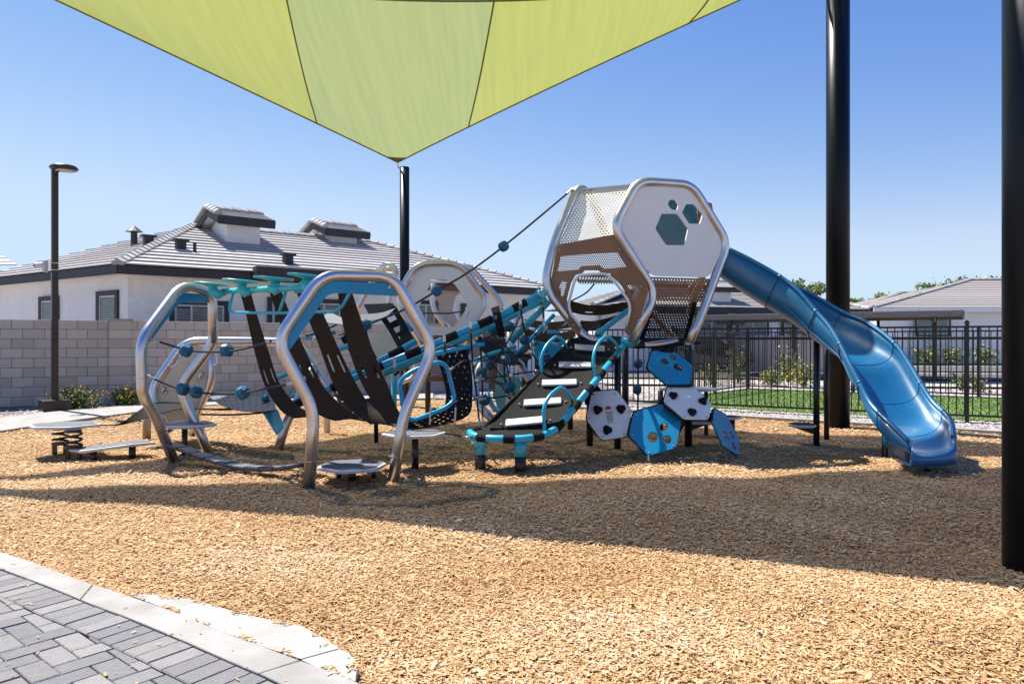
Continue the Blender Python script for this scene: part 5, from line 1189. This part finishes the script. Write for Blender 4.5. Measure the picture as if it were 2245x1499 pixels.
# ---------- slide ----------
sd = thing('tube_slide', 'long curved blue plastic slide running down to the right', 'slide', G(2034, 1030))
sec = [((1597, 546, 9.95), (1580, 607, 10.28), (1602, 560, 10.62)), ((1646, 570, 9.92), (1622, 636, 10.25), (1652, 584, 10.58)), ((1709, 606, 9.78), (1680, 672, 10.12), (1714, 618, 10.46)),
       ((1750, 638, 9.6), (1738, 706, 9.98), (1772, 642, 10.32)), ((1788, 682, 9.4), (1790, 740, 9.82), (1846, 684, 10.05)), ((1818, 716, 9.2), (1850, 775, 9.5), (1902, 708, 9.7)), ((1841, 754, 9.0), (1900, 803, 9.2), (1960, 752, 9.3)),
       ((1862, 796, 8.8), (1925, 846, 8.97), (1992, 796, 9.05)), ((1884, 838, 8.62), (1946, 888, 8.75), (2018, 840, 8.82)), ((1904, 878, 8.45), (1968, 930, 8.5), (2044, 880, 8.6)), ((1926, 905, 8.25), (1992, 960, 8.22), (2068, 903, 8.38)),
       ((1955, 932, 8.02), (2022, 988, 7.95), (2086, 926, 8.2)), ((1992, 968, 7.78), (2044, 1000, 7.74), (2091, 958, 7.95))]
NS = 61
Nr = crom([P(*s[0]) for s in sec], NS); Bo = crom([P(*s[1]) for s in sec], NS); Fr = crom([P(*s[2]) for s in sec], NS)
m = 21; V = []; Fc = []
def cs(N, B, F_, v):
    # superelliptic U through the two rims and the floor point
    mid = (N + F_) / 2; half = (F_ - N) / 2; dn = B - mid; a = math.pi * (1 - v)
    ca, sa_ = math.cos(a), math.sin(a); ca = math.copysign(abs(ca) ** .8, ca); sa_ = abs(sa_) ** .62
    return mid + half * ca + dn * sa_
for i in range(NS):
    for j in range(m): V.append(cs(Nr[i], Bo[i], Fr[i], j / (m - 1)))
for i in range(NS - 1):
    for j in range(m - 1): Fc.append((i * m + j, i * m + j + 1, (i + 1) * m + j + 1, (i + 1) * m + j))
o = part('trough', (V, Fc), M_['slide'], sd, smooth=True, thick=.022)
for e in (Nr, Fr): part('rolled_rim', tube(e, .030, n=12), M_['slide'], sd, smooth=True)
for i in (10, 20, 30, 40, 50):
    for sgn_, nm in ((.014, 'joint_inside'), (-.016, 'joint_outside')):
        q = []
        for j in range(m):
            p = cs(Nr[i], Bo[i], Fr[i], j / (m - 1)); c_ = (Nr[i] + Fr[i]) / 2; q.append(p + (c_ - p).normalized() * sgn_)
        part(nm, tube(q, .0035 if sgn_ > 0 else .007, n=6), M_['seam'], sd)
for i in (10, 20, 30, 40, 50):
    for e in (Nr, Fr): part('rim_joint', tube([e[i - 1].lerp(e[i], .8), e[i].lerp(e[i + 1], .2)], .033, n=12), M_['slide'], sd, smooth=True)
# reinforcing ribs along the outside of the near wall
for v_ in (.16,):
    q = [cs(Nr[i], Bo[i], Fr[i], .16) + (cs(Nr[i], Bo[i], Fr[i], .16) - (Nr[i] + Fr[i]) / 2).normalized() * .018 for i in range(0, 38)]
    part('outer_rib', tube(q, .012, n=6), M_['slide'], sd, smooth=True)
# exit lip
ex = [cs(Nr[-1], Bo[-1], Fr[-1], j / 20) for j in range(21)]
fwd = (Bo[-1] - Bo[-4]).normalized(); V = []; Fc = []
low = [Vector((p.x, p.y, 0)) + Vector((fwd.x, fwd.y, 0)) * .0 for p in ex]
for j, p in enumerate(ex):
    k = j / 20; b = Vector((p.x + fwd.x * .05, p.y + fwd.y * .05, p.z - .01)); zb = .085
    V += [p + Vector((0, 0, .012)), p + Vector((fwd.x, fwd.y, 0)) * .045 + Vector((0, 0, .0)), Vector((p.x + fwd.x * .055, p.y + fwd.y * .055, max(min(p.z - .03, .15), zb))), Vector((p.x + fwd.x * .03, p.y + fwd.y * .03, zb)), Vector((p.x - fwd.x * .3, p.y - fwd.y * .3, zb))]
for j in range(20):
    for k in range(4): Fc.append((j * 5 + k, (j + 1) * 5 + k, (j + 1) * 5 + k + 1, j * 5 + k + 1))
part('exit_lip', (V, Fc), M_['slide'], sd, smooth=True, thick=.012)
V = []
for j in range(0, 5):
    i = NS - 1 - j * 2; V += [Nr[i], Vector((Nr[i].x, Nr[i].y, max(.085, Nr[i].z * .12 + .06 + j * .03)))]
part('side_skirt', (V, [(2 * j, 2 * j + 1, 2 * j + 3, 2 * j + 2) for j in range(4)]), M_['slide'], sd, smooth=True, thick=.012)
for (x, y, xt, yt, r) in ((1790, 975, 1788, 738, .042), (1940, 998, 1940, 945, .036), (2034, 1032, 2034, 1010, .04)):
    g_ = G(x, y); part('support_pole', tube([g_ - Vector((0, 0, .05)), Vector((g_.x, g_.y, H - (yt - CY) / F * g_.y))], r, n=18), M_['black'], sd, smooth=True)
part('pole_clamp', box(P(1782, 728, 9.85), (.09, .12, .08)), M_['clamp'], sd, bevel=.01)
g_ = P(1812, 0, 10.4); part('support_pole', tube([Vector((g_.x, 10.4, 0)), Vector((g_.x, 10.4, H))], .035, n=16), M_['black'], sd, smooth=True)

# ---------- striped beams and net ----------
nt = thing('net_climber', 'rope net with blue knobs under a long blue beam banded in black', 'net climber', G(1080, 940))
bA = L2((1196, 640, 9.55), (1100, 690, 9.4), (960, 751, 9.2), (831, 804, 9.05), (700, 862, 9.05), (640, 890, 9.1))
banded(nt, bA, .048, .30, .20, ('cyan', 'rubber'), padr=1.1, name='upper_beam')
part('lower_beam', tube(L2((1196, 655, 9.8), (1100, 702, 9.6), (960, 768, 9.4), (840, 818, 9.2)), .05, n=16), M_['teal'], nt, smooth=True)
part('beam_plate', box(P(1186, 641, 9.5), (.13, .05, .11), 0, Matrix.Rotation(-.43, 3, 'Y').inverted()), M_['teal'], nt, bevel=.006)
bolts(nt, [P(x, y, 9.44) for x, y in ((1181, 639), (1188, 636), (1183, 646), (1190, 643))], r=.012)
banded(nt, L2((912, 748, 9.6), (870, 772, 9.5), (818, 798, 9.5), (760, 824, 9.5)), .045, .2, .2, ('cyan', 'rubber'), padr=1.15, name='short_beam')
part('diagonal_brace', tube(L2((1203, 660, 9.9), (1121, 748, 10.1)), .048, n=16), M_['teal'], nt, smooth=True)
part('rear_leg', tube(L2((1150, 660, 11.5), (1112, 745, 10.6), (1145, 810, 10.5), (1174, 850, 10.4), (1185, 900, 10.4)), .058, fr=.2, n=18), M_['steel'], nt, smooth=True)
part('rear_leg', tube(L2((1070, 770, 10.9), (1036, 838, 10.6), (1050, 890, 10.4), (1092, 932, 10.2)), .058, fr=.25, n=18), M_['steel'], nt, smooth=True)
part('ground_rail', tube(L2((1068, 862, 10.2), (1080, 895, 10.1), (1118, 912, 9.9)), .035, fr=.2, n=14), M_['cyan'], nt, smooth=True)
X = 1.0
vr = [([(974, 750, 8.7), (977, 790, 9.2), (978, 830, 9.3)]), ([(1032, 718, 8.9), (1036, 790, 9.4), (1044, 860, 9.4), (1052, 935, 9.3)]), ([(1087, 694, 9.1), (1094, 740, 9.6), (1108, 790, 9.7), (1125, 860, 9.6), (1136, 905, 9.4)]),
      ([(1141, 668, 9.3), (1148, 715, 9.8), (1165, 770, 9.9), (1192, 810, 9.8)]), ([(1047, 720, 9.8), (1056, 800, 9.9), (1058, 930, 9.7)]), ([(1190, 660, 9.7), (1191, 690, 9.9), (1192, 715, 9.9)]), ([(1103, 700, 10.2), (1104, 790, 10.0), (1112, 880, 9.9)])]
for q in vr: rope(nt, L2(*q), .012)
for q in ([(975, 756, 9.2), (1035, 757, 9.4), (1090, 730, 9.6), (1146, 712, 9.8)], [(1038, 795, 9.4), (1102, 783, 9.7), (1165, 773, 9.9)], [(1044, 833, 9.4), (1115, 822, 9.6), (1182, 812, 9.8)], [(1050, 876, 9.3), (1126, 866, 9.6)],
          [(1036, 757, 9.5), (1080, 742, 9.8), (1120, 715, 10)], [(970, 905, 8.8), (1030, 880, 9.1), (1048, 872, 9.3)], [(985, 812, 8.5), (1020, 790, 9.0), (1040, 795, 9.4)]): rope(nt, L2(*q), .011)
for x, y, Y in ((1082, 722, 9.7), (1116, 716, 9.9), (1108, 788, 9.7), (1056, 817, 9.8), (1118, 847, 9.6), (1062, 877, 9.5), (1113, 848, 9.9)): knob(nt, P(x, y, Y), 1.02)
for x, y, Y in ((1036, 756, 9.4), (1095, 738, 9.6), (1103, 783, 9.6), (1040, 796, 9.3), (1046, 833, 9.3), (1162, 771, 9.8), (1120, 822, 9.5), (1140, 708, 9.8)): part('net_clamp', kshape(.032) if 0 else join((lambda VF: ([v + P(x, y, Y) for v in VF[0]], VF[1]))(kshape(.034))), M_['clamp'], nt)
for x, y in ((974, 753), (1032, 722), (1087, 698), (1141, 672), (865, 800)):
    Yb = np.interp(x, [831, 960, 1100, 1196], [9.05, 9.2, 9.4, 9.55]); part('beam_strap', box(P(x, y - 6, Yb - .055), (.035, .012, .13)), M_['clamp'], nt)
part('black_sling', ribbon(L2((1076, 676, 9.2), (1083, 700, 9.15), (1092, 740, 9.3)), L2((1094, 670, 9.2), (1101, 700, 9.15), (1108, 738, 9.3)), 12, 5), M_['rubber'], nt, thick=.012)

for q in ([(1032, 735, 9.3), (1062, 770, 9.6), (1090, 812, 9.7), (1125, 850, 9.6)], [(1141, 690, 9.5), (1118, 740, 9.7), (1085, 790, 9.7), (1046, 833, 9.4)], [(975, 790, 9.0), (1010, 830, 9.2), (1044, 875, 9.3)], [(1146, 712, 9.8), (1185, 740, 10), (1222, 756, 10)],
          [(1165, 773, 9.9), (1180, 745, 10), (1200, 715, 10)], [(1000, 760, 9.2), (1005, 830, 9.2), (1010, 900, 9.1)], [(1058, 700, 9.7), (1100, 750, 9.8), (1150, 800, 9.8)]): rope(nt, L2(*q), .010)
for x, y, Y in ((1075, 800, 9.8), (1150, 745, 10.0), (1020, 768, 9.5), (1138, 868, 9.6)): knob(nt, P(x, y, Y), .95)
part('lower_sling', ribbon(L2((1045, 752, 10.2), (1080, 790, 10.1), (1130, 800, 10.1), (1165, 785, 10.2)), L2((1050, 735, 10.4), (1085, 762, 10.4), (1125, 770, 10.4), (1160, 755, 10.4)), 18, 6), M_['navy'], nt, thick=.012)
part('cross_tube', tube(L2((1015, 800, 9.9), (1070, 778, 10), (1130, 760, 10.2)), .03, n=12), M_['teal'], nt, smooth=True)
part('cross_tube', tube(L2((1120, 790, 10.3), (1165, 742, 10.3), (1215, 690, 10.4)), .03, n=12), M_['cyan'], nt, smooth=True)

# perforated scoop belt and bright blue hoop
sb = thing('scoop_belt', 'black perforated rubber scoop with a bright blue bent tube beside the front loop', 'climbing belt', G(960, 960))
o = part('scoop', ribbon(L2((955, 772, 8.95), (968, 815, 8.85), (978, 860, 8.75), (970, 895, 8.6), (925, 915, 8.4), (866, 925, 8.3)), L2((1022, 765, 9.35), (1033, 815, 9.25), (1035, 870, 9.1), (1026, 910, 8.85), (970, 932, 8.55), (880, 942, 8.35)), 90, 26, dots(22, 5, .2)), M_['navy'], sb, thick=.012)
o.data.materials[0] = M_['rubber']
part('bent_tube', tube(L2((884, 890, 8.3), (874, 835, 8.35), (905, 812, 8.4), (962, 793, 8.5), (980, 802, 8.55), (998, 876, 8.6), (978, 894, 8.5), (905, 922, 8.35), (888, 912, 8.3)), .026, fr=.12, closed=True, n=14), M_['cyan'], sb, smooth=True)
part('top_tube', tube(L2((955, 776, 8.9), (1040, 757, 9.4), (1062, 755, 9.4)), .03, n=12), M_['cyan'], sb, smooth=True)
part('post', tube([G(825, 970), P(824, 900, F * H / 222)], .03, n=12), M_['navy'], sb, smooth=True)
for x, y in ((971, 783), (864, 822), (990, 815), (944, 905), (999, 885)): knobp = P(x, y, 8.45); part('end_clamp', tube([knobp, knobp + Vector((.05, .02, .05))], .022, n=10), M_['navy'], sb)
for x in (944, 999): part('hanger', tube([P(x, 893, 8.4), P(x - 2, 930, 8.4)], .012, n=8), M_['clamp'], sb)
rope(sb, L2((840, 905, 8.2), (900, 945, 8.2), (985, 950, 8.1), (1032, 962, 8.1)), .012)
part('side_post', tube([G(864, 905 + 30), P(864, 815, F * H / 187)], .045, n=14), M_['teal'], sb, smooth=True)
# dark belts in the middle behind the hanging belts
db = thing('slotted_belt_ladder', 'dark slotted rubber belts strung between the loops in the middle', 'climbing belt', G(800, 960))
def slot3(u, v):
    for k in (.22, .48, .74):
        if abs(u - k) < .07 and .25 < v < .75: return True
    return False
part('slotted_belt', ribbon(L2((828, 690, 10.3), (848, 718, 10.2), (862, 742, 10.1), (873, 762, 10.0)), L2((866, 670, 10.5), (884, 700, 10.4), (900, 730, 10.3), (912, 748, 10.2)), 30, 12, slot3), M_['navy'], db, thick=.012)
part('cross_belt', ribbon(L2((790, 690, 10.2), (835, 686, 10.2), (866, 676, 10.3)), L2((792, 705, 10), (830, 700, 10), (850, 692, 10)), 12, 4), M_['plateside'], db, thick=.01)
part('dark_canopy', flat([rnd([(797, 668), (864, 666), (860, 688), (810, 690)], 3)], plane3([(797, 668, 10.6), (864, 666, 10.6), (860, 688, 10.3)]), .02), M_['navy'], db)
part('grey_plate', flat([[(700, 706), (720, 684), (760, 702), (752, 712)]], plane3([(700, 706, 10.3), (720, 684, 10.5), (752, 712, 10.1)]), .02), M_['plateside'], db)
for l, r in ((((640, 772, 10), (655, 800, 9.9), (668, 830, 9.8)), ((655, 760, 10.1), (680, 800, 10), (700, 832, 9.9))), (((742, 735, 10), (765, 770, 9.9), (790, 800, 9.7)), ((800, 712, 10.1), (815, 760, 9.9), (830, 790, 9.7))),
             (((728, 850, 9.5), (745, 885, 9.2), (775, 915, 9)), ((790, 868, 9.4), (800, 890, 9.2), (850, 925, 8.9)))):
    part('dark_belt', ribbon(L2(*l), L2(*r), 24, 10, dots(6, 3, .14)), M_['navy'], db, thick=.012)
for a, b, Y in (((610, 828), (665, 803), 9.6), ((745, 765), (790, 748), 9.9), ((705, 860), (735, 848), 9.5), ((760, 832), (800, 818), 9.2)): part('cross_tube', tube([P(*a, Y), P(*b, Y)], .04, n=12), M_['teal'], db, smooth=True)
for l, r in ((((770, 880, 9.2), (800, 912, 9.0), (840, 930, 8.9)), ((815, 872, 9.4), (850, 900, 9.2), (880, 925, 9.1))),):
    part('dark_belt', ribbon(L2(*l), L2(*r), 20, 6), M_['navy'], db, thick=.012)
for a, b, Y in (((672, 742), (735, 728), 10.2), ((880, 700), (905, 725), 10.8), ((640, 868), (700, 858), 9.7)): part('cross_tube', tube([P(*a, Y), P(*b, Y)], .03, n=12), M_['cyan'], db, smooth=True)
for x, y, Y in ((798, 712, 9.9), (742, 862, 9.4), (690, 742, 10.1)): part('belt_clamp', (lambda VF: ([v + P(x, y, Y) for v in VF[0]], VF[1]))(kshape(.036)), M_['clamp'], db)
part('white_strut', tube(L2((628, 872, 9.6), (650, 838, 9.5)), .014, n=8), M_['mint'], db, smooth=True)
part('rear_tan_panel', flat([rnd([(822, 738), (838, 724), (880, 752), (868, 795), (818, 800), (795, 762)], 5)], plane3([(822, 738, 11.5), (880, 752, 11.5), (818, 800, 11.3)]), .03), M_['tan'], db)
part('post', tube([G(717, 948), P(717, 850, F * H / 200)], .05, n=14), M_['tan'], db, smooth=True)
rope(db, L2((880, 935, 8.9), (760, 915, 9.2), (700, 905, 9.4)), .011)
rope(db, L2((652, 741, 9.8), (700, 728, 10), (752, 706, 10.3), (800, 690, 10.4)), .012)

# long knobbed cable
cb_ = thing('knobbed_cable', 'long black cable with four blue knobs rising to the top of the tower', 'cable', P(957, 638, 9.8))
rope(cb_, L2((1257, 413, 10.0), (1180, 478, 9.95), (1104, 540, 9.9), (1030, 595, 9.85), (957, 638, 9.8), (880, 682, 9.8), (803, 712, 9.9), (740, 742, 9.95)), .013, [P(1104, 540, 9.85), P(957, 638, 9.75), P(803, 712, 9.8)], ks=1.0)

# ---------- smaller rear tower ----------
rt = thing('small_hexagon_tower', 'smaller silver framed hexagon tower with white ring panel in the background', 'play tower', Vector((P(960, 0, 12.8).x, 12.8, 0)))
Tp = lambda x, y: P(x, y, 12.6 + (x - 960) * .002)
part('front_loop', tube([Tp(928, 760), Tp(912, 728), Tp(867, 662), Tp(911, 577), Tp(1008, 577), Tp(1071, 662), Tp(1040, 706), Tp(1022, 760)], .060, fr=.27, n=22), M_['steel'], rt, smooth=True)
part('rear_loop', tube(L2((1105, 690, 13.9), (1093, 655, 13.9), (1028, 583, 13.8), (1000, 590, 13.8)), .058, fr=.25, n=18), M_['steel'], rt, smooth=True)
part('side_loop', tube(L2((778, 690, 13.6), (800, 645, 13.6), (830, 590, 13.5), (856, 577, 13.4), (872, 600, 13.3), (853, 650, 13.3), (851, 672, 13.3)), .058, fr=.2, n=18), M_['steel'], rt, smooth=True)
part('side_loop', tube(L2((842, 592, 13.1), (858, 586, 13.1), (872, 596, 13.1)), .04, fr=.1, n=12), M_['steel'], rt, smooth=True)
tp = plane3([(900, 600, 12.55), (1050, 660, 12.75), (930, 740, 12.6)])
ringo = rnd([(876, 664), (914, 590), (924, 583), (996, 583), (1010, 592), (1060, 662), (1056, 676), (1026, 728), (1010, 735), (930, 735), (914, 724), (878, 672)], 6)
part('white_ring_panel', flat([ringo, rnd([(918, 672), (944, 622), (954, 620), (996, 621), (1024, 664), (1022, 678), (996, 716), (962, 717), (940, 716)], 6), [(945, 612), (982, 612), (982, 615), (945, 615)], [(1023, 694), (1029, 680), (1028, 688), (1023, 700)]], tp, .025), M_['white'], rt)
part('brown_inner_panel', flat([rnd([(950, 624), (1002, 624), (1012, 640), (998, 650), (992, 680), (1010, 716), (980, 716), (956, 700), (948, 660)], 4)], plane3([(950, 624, 13.6), (1012, 640, 13.8), (980, 716, 13.7)]), .01), M_['brownmesh'], rt)
part('inner_frame', tube(L2((950, 620, 13.3), (946, 665, 13.3), (960, 695, 13.3), (985, 720, 13.3)), .05, fr=.15, n=14), M_['steel'], rt, smooth=True)
part('inner_rope', tube(L2((928, 686, 13.1), (985, 687, 13.1), (1020, 681, 13.1)), .014, n=6), M_['rope'], rt)
part('lower_brown_panel', flat([[(915, 730), (1040, 712), (1020, 745), (930, 760)]], plane3([(915, 730, 12.8), (1040, 712, 12.9), (930, 760, 12.7)]), .01), M_['brown'], rt)
part('rear_tan_tube', tube(L2((881, 838, 12.8), (908, 828, 12.8), (912, 790, 12.8), (905, 770, 12.8)), .04, fr=.12, n=14), M_['tan'], rt, smooth=True)
part('grey_mesh', flat([[(940, 798), (968, 790), (968, 825), (945, 826)]], plane3([(940, 798, 12.9), (968, 790, 12.9), (945, 826, 12.9)]), .008), M_['greymesh'], rt)
part('grey_mesh', flat([[(1032, 762), (1058, 760), (1058, 830), (1036, 838)]], plane3([(1032, 762, 12.4), (1058, 760, 12.4), (1036, 838, 12.4)]), .008), M_['greymesh'], rt)
part('brown_rail', bar(P(938, 830, 12.8), P(976, 830, 12.8), .06, .09), M_['brown'], rt)
for x, yb in ((938, 897), (890, 900), (822, 905), (1005, 897)):
    g_ = G(x, yb); g_.y = 12.9 + (905 - yb) * .02; g_.x = (x - CX) / F * g_.y; part('post', tube([Vector((g_.x, g_.y, 0)), Vector((g_.x, g_.y, H - .55 + .1))], .05, n=14), M_['bronze'], rt, smooth=True)
# brown and mint panels and bright blue sheets behind the net
rb = thing('rear_panel_group', 'mint, tan and bright blue panels behind the rope net', 'play panel', Vector((P(1120, 0, 11.6).x, 11.6, 0)))
part('tan_mesh_panel', flat([[(1060, 770), (1100, 765), (1112, 800), (1085, 850), (1060, 836)]], plane3([(1060, 770, 11.8), (1112, 800, 11.8), (1060, 836, 11.8)]), .01), M_['brownmesh'], rb)
part('mint_panel', flat([rnd([(1088, 826), (1104, 808), (1118, 818), (1112, 868), (1104, 902), (1092, 902), (1084, 868)], 4)], plane3([(1088, 826, 11.4), (1118, 818, 11.4), (1092, 902, 11.2)]), .03), M_['mint'], rb)
part('mint_panel', flat([rnd([(1116, 832), (1128, 824), (1141, 832), (1142, 850), (1128, 866), (1114, 862)], 5)], plane3([(1116, 832, 11.6), (1141, 832, 11.6), (1128, 866, 11.5)]), .03), M_['mint'], rb)
part('black_strut', tube(L2((1080, 834, 11.2), (1100, 842, 11.1), (1122, 880, 10.9)), .03, n=8), M_['black'], rb)
part('blue_sheet', flat([[(1172, 709), (1200, 716), (1248, 738), (1225, 768), (1170, 750)]], plane3([(1172, 709, 11.6), (1248, 738, 11.6), (1170, 750, 11.4)]), .02), M_['cyan'], rb)
part('blue_sheet', flat([[(1166, 752), (1215, 762), (1250, 758), (1246, 778), (1205, 806), (1178, 800)]], plane3([(1166, 752, 11.4), (1250, 758, 11.4), (1205, 806, 11.2)]), .02), M_['cyan'], rb)
for l, r in ((((1150, 722, 11), (1200, 732, 11), (1262, 724, 11)), ((1150, 738, 10.9), (1205, 750, 10.9), (1262, 738, 10.9))), (((1150, 700, 11.2), (1210, 706, 11.2), (1262, 700, 11.2)), ((1152, 714, 11.1), (1210, 722, 11.1), (1262, 716, 11.1)))):
    part('brown_belt', ribbon(L2(*l), L2(*r), 20, 6), M_['belt'], rb, thick=.012)
part('dark_cradle', ribbon(L2((1062, 742, 10.8), (1085, 762, 10.8), (1118, 770, 10.8)), L2((1062, 738, 11), (1100, 744, 11), (1130, 742, 11)), 14, 6), M_['navy'], rb, thick=.015)
for x, Y in ((1205, 11.6), (1250, 11.6), (1178, 11.6), (1150, 11.5)): part('post', tube([Vector((P(x, 0, Y).x, Y, 0)), P(x, 742, Y)], .045, n=14), M_['bronze'], rb, smooth=True)
